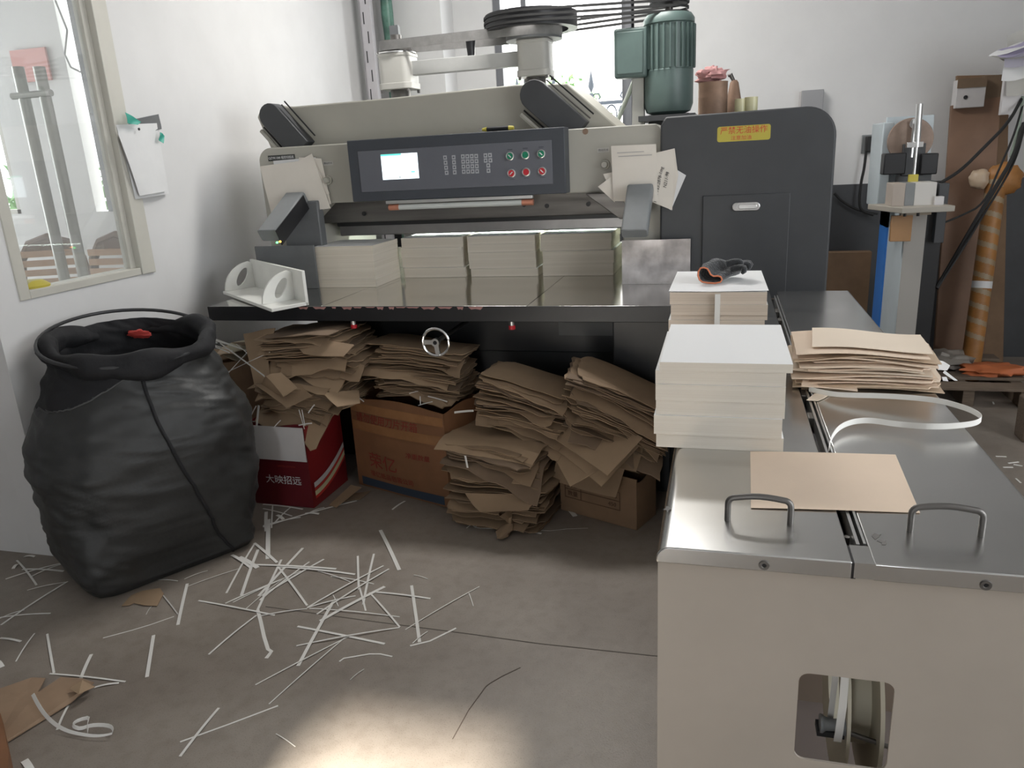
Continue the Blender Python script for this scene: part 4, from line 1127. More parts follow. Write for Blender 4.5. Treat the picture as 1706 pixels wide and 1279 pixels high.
# notes tucked behind the guard arms
def notes(name, loc, label): return thing(name, loc, label, 'notes')
def nquad(px, y, m_, name, par, t=.0012, bend=0):
    P = [AY(u, v, y) for u, v in px]
    n = 5; vs = []
    for i in range(n+1):
        for j in range(n+1):
            a, c = i/n, j/n
            q = (P[0]*(1-a)+P[1]*a)*(1-c) + (P[3]*(1-a)+P[2]*a)*c
            q.y = y - bend*math.sin(a*PI) - .002*math.sin(a*4+c*5); vs.append(q)
    k = len(vs); vs += [q+Vector((0,t,0)) for q in vs]; fs = []
    for i in range(n):
        for j in range(n):
            a = i*(n+1)+j; fs.append((a, a+1, a+n+2, a+n+1)); fs.append((k+a, k+a+n+1, k+a+n+2, k+a+1))
    bd_ = [i*(n+1) for i in range(n+1)] + [n*(n+1)+j for j in range(1, n+1)] + [i*(n+1)+n for i in range(n-1, -1, -1)] + [j for j in range(n-1, 0, -1)]
    for i in range(len(bd_)):
        a, c = bd_[i], bd_[(i+1) % len(bd_)]; fs.append((a, c, k+c, k+a))
    mb = MB(); mb.add(vs, fs); return mb.build(name, m_, par, smooth=40)
nL = notes('note_papers', (-2.12, 3.62, 1.4), 'cream note sheets tucked behind the left guard arm of the cutter')
nquad([(455,268),(525,262),(534,300),(470,330)], 3.640, M_notes2, 'sheet', nL)
nquad([(498,262),(535,264),(552,340),(500,350)], 3.636, M_notes, 'sheet', nL)
nquad([(466,285),(519,256),(549,322),(478,352)], 3.632, M_notes, 'sheet', nL)
nquad([(433,277),(523,265),(551,347),(452,357)], 3.626, M_notes, 'sheet', nL, bend=.004)
nR = notes('note_papers', (-.35, 3.6, 1.4), 'white note sheets with handwriting fanned behind the right guard arm')
nquad([(1104,268),(1143,292),(1118,350),(1075,325)], 3.608, M_notes2, 'sheet', nR)
nb = nquad([(1090,256),(1124,248),(1130,292),(1119,351)], 3.602, M_notes, 'sheet', nR)
nb = nquad([(1080,258),(1124,247),(1129,285),(1117,349),][0:4], 3.600, M_notes, 'sheet', nR)
nquad([(1086,256),(1124,247),(1120,350),(1070,330)], 3.597, M_notes, 'sheet', nR)
nquad([(1005,290),(1060,278),(1080,330),(1030,345)], 3.605, M_notes, 'sheet', nR)
nquad([(996,311),(1030,285),(1070,320),(1040,352)], 3.600, M_notes, 'sheet', nR)
ns = nquad([(1018,243),(1093,240),(1096,335),(1022,335)], 3.592, M_notes, 'sheet', nR, bend=.004)
for k, (s_, u, v, sz) in enumerate((('R211 783.2878-1mg', 1097, 308, .021), ('N211-98', 1110, 300, .021))):
    c_ = AY(u, v, 3.5955); dwn = (AY(u-6, v+30, 3.5955)-c_); up = Vector((0,0,1))
    Mx = face_M(c_, (-dwn).normalized(), Vector((-1,0,0)))
    text(s_, sz, M_dark, nR, Mx, 'handwriting', shear=.25, sx=.92)
for k, (u, v, wpx) in enumerate(((1056, 253, 38), (1058, 259, 50))):
    c_ = AY(u, v, 3.586); MB().box((c_.x-.075, c_.y-.0003, c_.z-.0025), (c_.x+.075-.03*(k == 0), c_.y, c_.z+.0012)).build('printed_line', mat('faint_print', (.42,.40,.38), .8), ns)
# white plastic bracket on the left end of the table
wb = thing('plastic_bracket', (-2.05, 3.15, TZ), 'white plastic angle bracket with two arched ribs hanging over the left table edge', 'bracket')
A_, B__, C_ = AZ(372,490,TZ+.004), AZ(453,520,TZ+.004), AZ(515,508,TZ+.004)
D_ = A_ + (C_-B__)
t = .016
def rise(p, h): return Vector((p.x, p.y, p.z+h))
up_h = AY(505, 452, C_.y).z - TZ
MB().hexa([A_, B__, C_, D_] + [rise(p, t) for p in (A_, B__, C_, D_)]).build('base_plate', M_white_pl, wb, bevel=.002)
inn = (B__-C_).normalized()
ax_ = (C_-D_).normalized()
MB().hexa([D_, C_, C_+inn*t, D_+inn*t] + [rise(p, up_h) for p in (D_, C_, C_+inn*t, D_+inn*t)]).build('upright_plate', M_white_pl, wb, bevel=.002)
W_ = (B__-C_).length
for s_, tt_ in ((.02, .016), (.80, .016)):
    o = D_ + (C_-D_)*s_ + inn*t
    outer = [(W_*.88*math.cos(a), up_h*.88*math.sin(a)) for a in [PI/2*i/12 for i in range(13)]]
    inner = [(W_*.12+W_*.52*math.cos(a), up_h*.15+up_h*.42*math.sin(a)) for a in [PI/2*i/12 for i in range(13)]]
    # hole is a lens with a lower inner arc
    hole = inner + [(W_*.12, up_h*.15+.03), (W_*.22, up_h*.2)]
    fr = []; m = MB(); n_ = 24
    cxh, czh = W_*.34, up_h*.40
    def ray_out(a):
        dx_, dz_2 = math.cos(a), math.sin(a); best = 9
        poly = [(0, 0)] + outer
        for i in range(len(poly)):
            p, q = poly[i], poly[(i+1) % len(poly)]
            ex, ez = q[0]-p[0], q[1]-p[1]; den = dx_*ez-dz_2*ex
            if abs(den) < 1e-9: continue
            tt2 = ((p[0]-cxh)*ez-(p[1]-czh)*ex)/den; ss = ((p[0]-cxh)*dz_2-(p[1]-czh)*dx_)/den
            if tt2 > 0 and -1e-6 <= ss <= 1+1e-6: best = min(best, tt2)
        return (cxh+dx_*best, czh+dz_2*best)
    O1 = [ray_out(2*PI*i/n_) for i in range(n_)]
    I1 = [(cxh+W_*.17*math.cos(2*PI*i/n_)-up_h*.10*math.sin(2*PI*i/n_), czh+up_h*.27*math.sin(2*PI*i/n_)-W_*.06*math.cos(2*PI*i/n_)) for i in range(n_)]
    vs = []
    for th in (0, tt_):
        for ring in (O1, I1):
            for p in ring: vs.append(o + inn*p[0] + Vector((0,0,t*.9+p[1])) + ax_*th)
    fs = []
    for i in range(n_):
        j = (i+1) % n_
        fs += [(i, j, n_+j, n_+i), (2*n_+i, 3*n_+i, 3*n_+j, 2*n_+j), (i, 2*n_+i, 2*n_+j, j), (n_+i, n_+j, 3*n_+j, 3*n_+i)]
    m.add(vs, fs); m.build('arched_rib', M_white_pl, wb, smooth=40)
# ================================================================ CARTONS AND CARD PILES UNDER THE TABLE
def carton(name, M, w, d, h, mats, label, flaps=True, t=.004, bulge=0.0):
    """open carton, front face along local -y, origin at front-left floor corner"""
    o = M @ Vector((w/2, d/2, 0))
    th = thing(name, o, label, 'carton')
    def wall(p0, p1, out, m_, nm):
        n = 8; mb = MB(); vs = []
        p0 = Vector(p0); p1 = Vector(p1); out = Vector(out)
        for i in range(n+1):
            for j in range(n+1):
                a, c = i/n, j/n
                q = p0*(1-a)+p1*a + Vector((0,0,h*c + (.012*math.sin(a*5+w*9) if j == n else 0)))
                q += out*bulge*math.sin(PI*a)*(math.sin(PI*c)*1.0 - .55*math.exp(-((c-.58)/.07)**2))
                vs.append(M @ q)
        k = len(vs); io = (M.to_3x3() @ out)*-t; vs += [q+io for q in vs]; fs = []
        for i in range(n):
            for j in range(n):
                a = i*(n+1)+j; fs.append((a, a+n+1, a+n+2, a+1)); fs.append((k+a, k+a+1, k+a+n+2, k+a+n+1))
        bd_ = [i*(n+1) for i in range(n+1)] + [n*(n+1)+j for j in range(1, n+1)] + [i*(n+1)+n for i in range(n-1, -1, -1)] + [j for j in range(n-1, 0, -1)]
        for i in range(len(bd_)):
            a, c = bd_[i], bd_[(i+1) % len(bd_)]; fs.append((a, c, k+c, k+a))
        mb.add(vs, fs); return mb.build(nm, m_, th, smooth=40)
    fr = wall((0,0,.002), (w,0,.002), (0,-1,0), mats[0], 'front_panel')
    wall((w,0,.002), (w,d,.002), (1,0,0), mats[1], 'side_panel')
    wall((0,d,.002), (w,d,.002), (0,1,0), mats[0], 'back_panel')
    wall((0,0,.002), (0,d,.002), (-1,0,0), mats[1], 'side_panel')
    MB().box((.004,.004,.001), (w-.004,d-.004,.006), M=M).build('bottom_panel', mats[0], th)
    return th, fr
def LM(ox, oy, a): return Matrix.Translation((ox, oy, 0)) @ Matrix.Rotation(a, 4, 'Z')
# red carton
Mr = LM(-2.115, 2.832, -.03)
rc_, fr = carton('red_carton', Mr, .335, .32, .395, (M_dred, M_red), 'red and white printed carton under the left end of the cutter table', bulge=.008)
MB().box((.002,-.013,.235), (.337,-.0085,.397), M=Mr).build('white_sticker_panel', M_whitebox, rc_)
text('大映招远', .045, M_notes2, rc_, Mr @ face_M((.20,-.0115,.135), (1,0,0)), 'white_lettering', sx=1.05)
text('LIMITED EDITION', .012, M_dredtxt, rc_, Mr @ face_M((.225,-.0112,.205), (1,0,0)), 'small_lettering')
for (z0_, z1_, m_) in ((.10,.125,M_whitebox), (.085,.098,M_redtxt), (.06,.083,M_tapey), (.045,.06,M_redtxt)):
    mb = MB(); n = 8
    vs = [Mr @ Vector((.346, .01+.29*i/n, z+ .09*(i/n)**2)) for z in (z0_, z1_) for i in range(n+1)]
    mb.add(vs, [(i, i+1, n+2+i, n+1+i) for i in range(n)]); mb.build('colour_band', m_, rc_)
# brown carton with red print
M2 = LM(-1.690, 3.105, -.335)
bc_, fr2 = carton('printed_carton', M2, .575, .29, .455, (M_carton, M_carton), 'bulging brown carton with red print and blue band under the hand wheel', bulge=.028)
def bul(x, z, w=.575, h=.455, b_=.028):
    a, c = x/w, z/h
    return -b_*math.sin(PI*a)*(math.sin(PI*c) - .55*math.exp(-((c-.58)/.07)**2)) - .0015
def ctext(s, x, z, size, m_, nm='red_lettering', sx=1.0, ten=1):
    n = len(s); wd = size*1.02*sx
    for i, ch in enumerate(s):
        xx = x + (i-(n-1)/2)*wd
        text(ch, size, m_, bc_, M2 @ face_M((xx, bul(xx, z)-.001, z), (1, (bul(xx+.01, z)-bul(xx-.01, z))/.02, 0), (0, (bul(xx, z+.01)-bul(xx, z-.01))/.02, 1)), nm, sx=sx)
ctext('请勿使用刀片开箱', .235, .362, .048, M_dredtxt)
ctext('荣亿', .20, .155, .085, M_dredtxt, sx=1.1)
ctext('荣亿纸品包装公司', .24, .085, .034, M_dredtxt)
ctext('净重数量', .42, .225, .028, M_dredtxt, sx=1.2)
mb = MB(); n = 14
vs = [M2 @ Vector((x, bul(x, z)-.0005, z)) for z in (.012, .055) for x in [.03+.515*i/n for i in range(n+1)]]
mb.add(vs, [(i, i+1, n+2+i, n+1+i) for i in range(n)]); mb.build('blue_band', mat('dull_blue_print', (.03,.045,.07), .7), bc_)
mb = MB(); vs = [M2 @ Vector((x, bul(x, z)-.0008, z)) for z in (.300, .345, .39, .43) for x in [.005+.565*i/n for i in range(n+1)]]
mb.add(vs, [(r*(n+1)+i, r*(n+1)+i+1, (r+1)*(n+1)+i+1, (r+1)*(n+1)+i) for r in (0,2) for i in range(n)]); mb.build('tape_strip', mat('glossy_tape', (.33,.165,.075), .25, var=.15, vscale=12), bc_)
# low carton at right
M4 = LM(-.655, 2.985, -.39)
lc_, fr4 = carton('low_carton', M4, .375, .17, .215, (M_carton2, M_carton2), 'dull brown carton with a black printed table under the right card pile', bulge=.006)
fm = lambda x, z: M4 @ face_M((x, -.0088, z), (1,0,0))
def bar4(x0, z0, x1, z1):
    MB().box((min(x0,x1), -.0085, min(z0,z1)), (max(x0,x1)+.002, -.0075, max(z0,z1)+.002), M=M4).build('print_line', M_brownpr, lc_)
for z in (.075, .115, .155): bar4(.03, z, .30, z)
for x in (.03, .11, .30): bar4(x, .075, x, .155)
for s_, x, z in (('品名', .07, .136), ('数量', .07, .096), ('KG', .27, .136), ('450', .265, .096)):
    text(s_, .026, M_brownpr, lc_, fm(x, z), 'black_lettering')
# carton behind the bag with offcuts on top
M5 = LM(-2.56, 3.13, .02)
ob_, _ = carton('offcut_carton', M5, .40, .36, .60, (M_carton2, M_carton2), 'tall brown carton heaped with offcuts between the bag and the red carton', bulge=.005)
# piles
PL = 'brown card sheet in the tall bowed pile standing on the red carton'
def F1(x, y, z):
    s = z-.4
    return -1.3*max(0, 2.99-y)**2*(1.2-s) + .022*math.sin((x+1.9)*6+.8) - .9*max(0, x+1.68)**2 + .010*math.sin(x*11+z*9)
pile(23, .425, .57, lambda s: (-1.83+.01*math.sin(s*6), 3.06), .40, .36, PL, 'card sheets piled on the red carton', 31, .16, F1, rb=-.12, torn=.5, droop=1, bottom='lowest brown card sheet of the bowed pile, touching the red carton rim')
pile(26, .585, .775, lambda s: (-1.79+.03*math.sin(s*5), 3.13), .42, .36, PL, 'card sheets piled on the red carton', 32, .14, F1, rb=-.10, torn=.5, droop=1, top='topmost brown card sheet of the bowed pile right under the cutter table')
def F2(x, y, z): return .018*math.sin((x+1.3)*7-1.0+z*6) - .9*max(0, 3.10-y)**2 + .008*math.sin(y*12+z*20) - .5*max(0, x+1.16)**2
pile(31, .452, .690, lambda s: (-1.335+.02*math.sin(s*7), 3.21+.01*s), .44, .28, 'brown card sheet in the pile on the printed brown carton behind the hand wheel', 'card sheets piled on the printed carton', 33, .12, F2, rb=-.06, torn=.5, droop=.9, top='topmost brown card sheet of the pile behind the hand wheel')
def F3(x, y, z): return -.25*max(0, z)*(x+.9) + .010*math.sin((x+.8)*9+z*5) - 1.2*max(0, 2.84-y)**2*(1 if z > .06 else .0)*(z/.3 if z < .3 else 1)
pile(22, .004, .175, lambda s: (-.885, 2.93), .41, .34, 'brown card sheet near the floor in the tall free-standing pile', 'card sheets of the free-standing pile', 34, .10, lambda x,y,z: .006*math.sin(x*9+z*9)*min(1, z*12), rb=-.12, torn=.5, droop=.5, bottom='lowest brown card sheet of the free-standing pile, flat on the floor')
pile(21, .19, .36, lambda s: (-.885-.01*s, 2.95), .43, .36, 'brown card sheet in the middle of the tall free-standing pile', 'card sheets in the middle of the free-standing pile', 35, .13, F3, rb=-.13, torn=.5, droop=.9)
pile(27, .375, .60, lambda s: (-.80+.03*s, 3.05+.02*s), .40, .27, 'dim brown card sheet in the upper part of the free-standing pile', 'card sheets in the upper part of the free-standing pile', 36, .16, F3, rb=-.10, torn=.5, droop=.8, top='topmost brown card sheet of the tall free-standing pile')
def F4(x, y, z): return -.38*(x+.42)*(1+.0*z) + .012*math.sin((x+.4)*10+z*4) - 1.0*max(0, 2.95-y)**2
pile(9, .225, .335, lambda s: (-.44, 3.09), .34, .30, 'brown card sheet low in the slumping pile on the dull carton', 'card sheets low in the slumping pile', 37, .12, lambda x,y,z: -.06*(x+.42), rb=-.2)
pile(33, .385, .615, lambda s: (-.40+.02*s, 2.98+.02*s), .38, .28, 'brown card sheet in the upper slumping pile beside the steel table', 'card sheets of the upper slumping pile', 38, .13, F4, rb=-.05, torn=.5, droop=.6, top='topmost brown card sheet of the slumping pile beside the steel table', mats=[M_kraft, M_kraft3, M_kraft])
# drooping sheets over the dull carton
def QY(*a): return [AY(u, v, y) for u, v, y in a]
dr_l = ['large brown sheet drooping corner down in front of the dull carton, topmost of the fan',
        'drooping brown sheet showing a long edge just under the topmost of the fan',
        'drooping brown sheet pointing down at the left of the fan over the dull carton',
        'broad brown flap sagging across the printed table of the dull carton',
        'rounded brown flap hanging at the right of the drooping fan']
quadcard(QY((909,722,2.93),(1012,793,2.715),(1071,730,2.82),(985,670,3.05)), M_kraft2, dr_l[0], sag=.012, seed=1)
quadcard(QY((912,738,2.945),(1002,811,2.735),(1066,742,2.84),(975,685,3.05)), M_kraft2, dr_l[1], sag=.010, seed=2)
quadcard(QY((911,740,2.96),(950,811,2.765),(1030,765,2.80),(985,690,3.05)), M_kraft2, dr_l[2], sag=.010, seed=3)
quadcard(QY((921,800,2.90),(1026,829,2.775),(1044,770,2.86),(930,745,2.96)), M_kraft, dr_l[3], sag=.014, seed=5)
quadcard(QY((1024,778,2.84),(1060,786,2.80),(1073,745,2.86),(1050,725,2.95)), M_kraft, dr_l[4], sag=.02, seed=6)
# folded flaps at the left of the first pile
def fold(Pa, Pb, m_, label, name='folded_flap'):
    mb = MB()
    for P in (Pa, Pb):
        g = sheet_grid(P, 4, None, lambda a, c: .004*math.sin(a*5+c*4), .0035); mb.add(g.v, g.f)
    return mb.build(name, m_, None, label=label, cat='card flap', smooth=30)
fold(QY((411,585,3.02),(446,590,2.98),(452,650,2.90),(424,642,2.92)), QY((411,585,3.02),(446,590,2.98),(459,548,3.1),(405,556,3.12)), M_kraft2, 'bent pale brown carton flap standing open at the left of the bowed pile')
fold(QY((443,628,2.88),(468,620,2.90),(496,648,2.84),(472,660,2.82)), QY((443,628,2.88),(472,660,2.82),(462,657,2.86),(436,640,2.90)), M_kraft2, 'gaping folded card end poking out of the bowed pile above the white sticker')
quadcard(QY((424,641,2.9),(478,680,2.80),(520,660,2.83),(500,640,2.9)), M_kraft, 'curved brown flap sagging below the gaping fold of the bowed pile', sag=.02, seed=8)
quadcard(QY((538,655,2.86),(562,678,2.80),(600,672,2.84),(598,650,2.95)), M_kraft2, 'torn pale brown corner jutting right from the bowed pile', sag=.01, seed=9)
quadcard(QY((506,590,2.90),(573,594,2.84),(590,575,2.92),(480,560,3.02)), M_kraft, 'pointed brown sheet corner hanging from the top of the bowed pile', sag=.01, seed=10)
quadcard([AZ(548,842,.004), AZ(560,846,.004), AZ(602,812,.06), AZ(585,808,.05)], M_kraft, 'brown card offcut on the floor between the red and the printed carton', sag=.004, seed=14)
quadcard([AZ(560,838,.004), AZ(600,832,.004), AZ(618,818,.01), AZ(590,822,.012)], M_kraft3, 'dim card offcut on the floor by the left foot of the printed carton', sag=.004, seed=15)
# twisted paper at the foot of the free-standing pile
tp = [AZ(842,850,.10), AZ(848,862,.07), AZ(851,872,.045), AZ(846,880,.03), AZ(838,888,.02), AZ(832,896,.016)]
m = MB(); vs = []; rr_ = [.055,.022,.012,.028,.03,.012]; nn_ = 14
for i, p in enumerate(tp):
    d = (tp[min(i+1,5)]-tp[max(i-1,0)]).normalized(); u = d.cross(Vector((0,0,1))).normalized(); w_ = u.cross(d)
    for j in range(nn_):
        a = 2*PI*j/nn_; r = rr_[i]*(1+.25*math.sin(a*3+i*2)); q = p + u*math.cos(a)*r + w_*math.sin(a)*r*.45; q.z = max(q.z, .003); vs.append(q)
fs = [(i*nn_+j, i*nn_+(j+1) % nn_, (i+1)*nn_+(j+1) % nn_, (i+1)*nn_+j) for i in range(5) for j in range(nn_)] + [tuple(5*nn_+j for j in range(nn_))]
m.add(vs, fs); m.build('twisted_paper', M_kraft, None, label='twisted knot of brown paper on the floor at the foot of the free-standing pile', cat='paper scrap', smooth=30)
quadcard(QY((775,822,2.74),(800,853,2.70),(880,850,2.70),(905,825,2.76)), M_kraft, 'crumpled bottom sheet curling out under the free-standing pile', sag=.02, seed=12)
# scraps and strips heaped on the offcut carton
sc_l = 'pale card scrap heaped on the tall offcut carton behind the bag'
for k, (u, v, y, s_) in enumerate(((352,552,3.2,.06),(372,548,3.25,.05),(388,562,3.2,.055),(405,560,3.2,.05),(358,566,3.15,.05),(380,570,3.12,.045),(398,575,3.15,.05),(418,572,3.15,.055),(430,560,3.2,.04))):
    c_ = AY(u, v, y); r = random.Random(k)
    a = r.uniform(0, 3)
    card(c_.x, c_.y, .612+.012*k, s_*2.6, s_*1.9, a, [M_kraft2, TANS[3], mat('pale_card', (.55,.5,.38), .8), M_kraft][k % 4], 500+k, sc_l, 'card scraps on the offcut carton', None, nx=4, ny=3, torn=.8, tilt=(r.uniform(-.25,.25), r.uniform(-.3,.1)), name='card_scrap', cat='card scrap')
strip_n = [0]
def strip3(P, wd, label, group=None, m_=None, side=None, name='paper_strip', t=.0008):
    P = [Vector(p) for p in P]
    s_ = side if side else (P[-1]-P[0]).cross(Vector((0,0,1)))
    if s_.length < 1e-4: s_ = Vector((1,0,0))
    if len(P) == 2:
        mid = (P[0]+P[1])/2; P = [P[0], P[0]*.7+P[1]*.3+Vector((0,0,.0012)), P[0]*.3+P[1]*.7+Vector((0,0,.0012)), P[1]]
    return MB().ribbon(P, wd, s_, t).build(name, m_ or M_strip, None, label=label, cat='paper strip', group=group, smooth=0)
hl = 'white paper trimming in the heap spilling off the offcut carton behind the bag'
for k, (x1, y1_, x2, y2_, wd, ya, yb) in enumerate(((105,205,215,165,14,3.10,3.12),(130,265,585,410,12,3.12,3.05),(150,255,520,385,12,3.14,3.07),(300,330,770,680,17,3.08,2.86),
        (303,740,585,430,14,2.98,3.04),(275,685,830,425,8,2.97,2.94),(140,330,400,430,15,3.07,3.03),(130,300,270,325,14,3.08,3.08),(470,340,590,440,9,3.08,3.02),(120,320,430,410,9,3.08,3.05),(110,355,160,340,12,3.05,3.05))):
    s = 6.39
    strip3([AY(320+x1/s, 520+y1_/s, ya), AY(320+x2/s, 520+y2_/s, yb)], wd/s/360, hl, 'trimmings spilling off the offcut carton', side=Vector((.2,0,1)))
rl = 'white paper trimming poking up at the rim of the red carton'
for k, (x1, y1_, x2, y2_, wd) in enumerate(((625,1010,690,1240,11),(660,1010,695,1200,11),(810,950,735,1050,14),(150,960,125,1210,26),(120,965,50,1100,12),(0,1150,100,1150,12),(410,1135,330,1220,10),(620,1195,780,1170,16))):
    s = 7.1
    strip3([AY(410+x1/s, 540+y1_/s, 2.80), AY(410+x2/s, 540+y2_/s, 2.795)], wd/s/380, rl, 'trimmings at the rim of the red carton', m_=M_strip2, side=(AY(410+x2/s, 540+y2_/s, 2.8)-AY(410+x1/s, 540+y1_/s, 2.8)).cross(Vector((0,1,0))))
rl = 'white paper trimming among the sheets at the rim of the printed carton'
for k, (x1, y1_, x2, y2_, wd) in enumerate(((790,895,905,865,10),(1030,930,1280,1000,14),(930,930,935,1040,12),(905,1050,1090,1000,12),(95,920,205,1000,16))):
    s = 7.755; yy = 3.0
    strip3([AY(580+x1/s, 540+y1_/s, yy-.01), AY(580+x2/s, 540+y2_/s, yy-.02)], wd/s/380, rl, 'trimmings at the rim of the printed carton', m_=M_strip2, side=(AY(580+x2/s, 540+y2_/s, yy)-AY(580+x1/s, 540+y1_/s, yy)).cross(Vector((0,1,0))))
P = [AY(757,687,2.80), AY(789,684,2.90)]; strip3(P, .009, 'white paper trimming sticking out left of the free-standing pile, level with its middle', side=Vector((0,0,1)))
P = [AY(775,759,2.72), AY(779,779,2.715)]; strip3(P, .008, 'short white paper trimming hanging down the front of the free-standing pile', side=Vector((1,0,0)))

# ================================================================ BLACK BAG
bag = thing('waste_bag', (-2.24, 2.36, 0), 'large charcoal woven waste bag with black folded rim leaning by the left wall', 'bag')
U = Vector((.537, .843, 0)); Wv = Vector((-.843, .537, 0))
def ring(z, a, b_, ex, cx, cy, n=128, tilt=0, seed=0, amp=.01):
    out = []
    for i in range(n):
        th_ = 2*PI*i/n; c_, s_ = math.cos(th_), math.sin(th_)
        rx = math.copysign(abs(c_)**(2/ex), c_)*a; ry_ = math.copysign(abs(s_)**(2/ex), s_)*b_
        p = Vector((cx, cy, z)) + U*rx + Wv*ry_
        nz = noise.noise(Vector((c_*1.6, s_*1.6, z*5)))*amp*1.6 + noise.noise(Vector((c_*3.5+5, s_*3.5, z*16)))*amp*.8 + abs(noise.noise(Vector((c_*2+9, s_*2, z*26+c_*3))))*amp*1.1
        d = Vector((p.x-cx, p.y-cy, 0)).normalized(); p += d*(nz-.004)
        p.z = z + tilt*ry_
        out.append(p)
    return out
prof = [(0.004,.315,.24,7,-2.225,2.345),(.03,.335,.26,6.5,-2.225,2.345),(.08,.35,.27,5.5,-2.225,2.345),(.15,.365,.285,4.4,-2.225,2.35),(.25,.39,.30,3.6,-2.23,2.365),
(.35,.408,.315,3.1,-2.235,2.38),(.45,.416,.32,2.8,-2.24,2.395),(.55,.41,.318,2.6,-2.25,2.41),(.63,.385,.31,2.5,-2.26,2.425),(.70,.35,.30,2.3,-2.27,2.435),(.76,.325,.29,2.2,-2.28,2.445),(.81,.297,.275,2.1,-2.28,2.452),(.85,.288,.27,2,-2.28,2.458),(.88,.285,.268,2,-2.283,2.462)]
# densify
rows = []
for i in range(len(prof)-1):
    for k in range(9):
        t_ = k/9; rows.append([prof[i][q]*(1-t_)+prof[i+1][q]*t_ for q in range(6)])
rows.append(list(prof[-1]))
n = 128; vs = []
def wallclamp(p):
    if p.y > 2.20: p.x = max(p.x, XL+.008)
    return p
for r in rows:
    z = r[0]; tl = -.0 - .16*max(0, (z-.6)/.28)*-1
    vs += [wallclamp(p) for p in ring(z, r[1], r[2], r[3], r[4], r[5], n, tilt=.16*max(0,(z-.6)/.28), amp=.013 if z > .03 else .004)]
nr = len(rows); fs = []; mi = []
hem = lambda j: .60 + .20*min(1, max(0, (j_ang(j))))
def side_z(p):
    # lower edge of the black inner cloth, sweeping up from the left corner to the front
    along = (Vector((p.x+2.235, p.y-2.36, 0))).dot(U)
    return .665 + .15*min(1, max(0, (along+.42)/.42))**1.4 if along < .02 else .9
mb = MB()
for i in range(nr-1):
    for j in range(n): fs.append((i*n+j, i*n+(j+1) % n, (i+1)*n+(j+1) % n, (i+1)*n+j))
fs.append(tuple(range(n))[::-1])
mb.add(vs, fs)
mi = []
for f in fs:
    c_ = sum((vs[q] for q in f), Vector())/len(f)
    mi.append(1 if (len(f) == 4 and c_.z > side_z(c_)) else 0)
mb.m = mi
hemp = []
for j in range(n):
    for i in range(nr-2, 3, -1):
        a_, b2 = vs[i*n+j], vs[(i-1)*n+j]
        if a_.z > side_z(a_) and b2.z <= side_z(b2):
            along = (Vector((b2.x+2.235, b2.y-2.36, 0))).dot(U); away = (Vector((b2.x+2.235, b2.y-2.36, 0))).dot(Wv)
            if away < .1: hemp.append((along, b2 + Vector((b2.x+2.24, b2.y-2.4, 0)).normalized()*.003))
            break
hemp = [p for _, p in sorted(hemp, key=lambda q: q[0])]
if len(hemp) > 3: MB().tube(hemp, .0028, 6).build('hem_stitching', mat('grey_thread', (.09,.09,.09), .8), bag)
body = mb.build('bag_body', [M_tarp, M_blackcloth], bag, smooth=80)
_bm = bmesh.new(); _bm.from_mesh(body.data)
_s = sum((f.normal.dot(Vector((f.calc_center_median().x, f.calc_center_median().y, 0))) for f in _bm.faces if abs(f.normal.z) < .7))
if _s < 0: bmesh.ops.reverse_faces(_bm, faces=_bm.faces)
_bm.to_mesh(body.data); _bm.free()
so_ = body.modifiers.new('thick', 'SOLIDIFY'); so_.thickness = .004; so_.offset = -1; so_.material_offset = 1
# seam rope down the front
sv = []
jb = min(range(n), key=lambda j: (vs[(nr//2)*n+j] - Vector((-1.86, 2.14, .4))).length)
for i in range(3, nr-14):
    t_ = i/nr; jj = (jb - int(round(1.5*t_*0))) % n
    jf = jb + (t_-.5)*-9.0; j0 = int(math.floor(jf)); a = jf-j0
    p = vs[i*n + j0 % n]*(1-a) + vs[i*n + (j0+1) % n]*a
    d = Vector((p.x+2.24, p.y-2.38, 0)).normalized(); sv.append(p + d*.004)
MB().tube(sv, .0065, 8).build('seam_cord', M_blackcloth, bag)
# folded collar
top = vs[(nr-1)*n:]
cc_ = sum(top, Vector())/n
m = MB(); cv = []; kk = 14
for j in range(n):
    p = top[j]; d = Vector((p.x-cc_.x, p.y-cc_.y, 0)).normalized()
    th_ = 2*PI*j/n
    fat = .040 + .010*math.sin(th_*3+1) + .007*math.sin(th_*7)
    backness = max(0, d.dot(Vector((-.67,.74,0))))
    fat *= (1 - .55*backness**2)
    for q in range(kk):
        a = 2*PI*q/kk
        r1_ = fat*(1+.18*math.sin(a*3+th_*5)); dz_ = math.sin(a)*fat*1.15
        v_ = p + d*(math.cos(a)*r1_*.85+.006) + Vector((0,0,dz_ - .012 - .05*backness**3))
        v_ += d*.006*noise.noise(v_*30)
        cv.append(wallclamp(v_))
fs = [(j*kk+q, ((j+1) % n)*kk+q, ((j+1) % n)*kk+(q+1) % kk, j*kk+(q+1) % kk) for j in range(n) for q in range(kk)]
m.add(cv, fs); m.build('folded_rim', M_blackcloth, bag, smooth=80)
# wire hoop round the mouth
hp = []
for j in range(48):
    a = 2*PI*j/48; ry_ = math.sin(a)
    p = Vector((-2.295, 2.46, .90)) + U*.312*math.cos(a) + Wv*.30*ry_; p.z = .888 + .19*ry_*.30 + (.012*max(0, ry_))
    p.x = max(p.x, XL+.012) if p.y > 2.2 else p.x
    hp.append(p)
MB().tube(hp, .0075, 8, closed=True).build('wire_hoop', M_wire, bag)
m = lump((-2.28, 2.45, .70), (.25, .27, .07), 8, .3); m.build('bag_contents', M_blackcloth, bag, smooth=80)
q = AY(243, 548, 2.68)
lump((q.x, 2.64, q.z-.012), (.055, .012, .018), 4, .3).build('red_plastic_scrap', M_btn_r if False else mat('red_plastic', (.55,.06,.05), .5), bag, smooth=60)

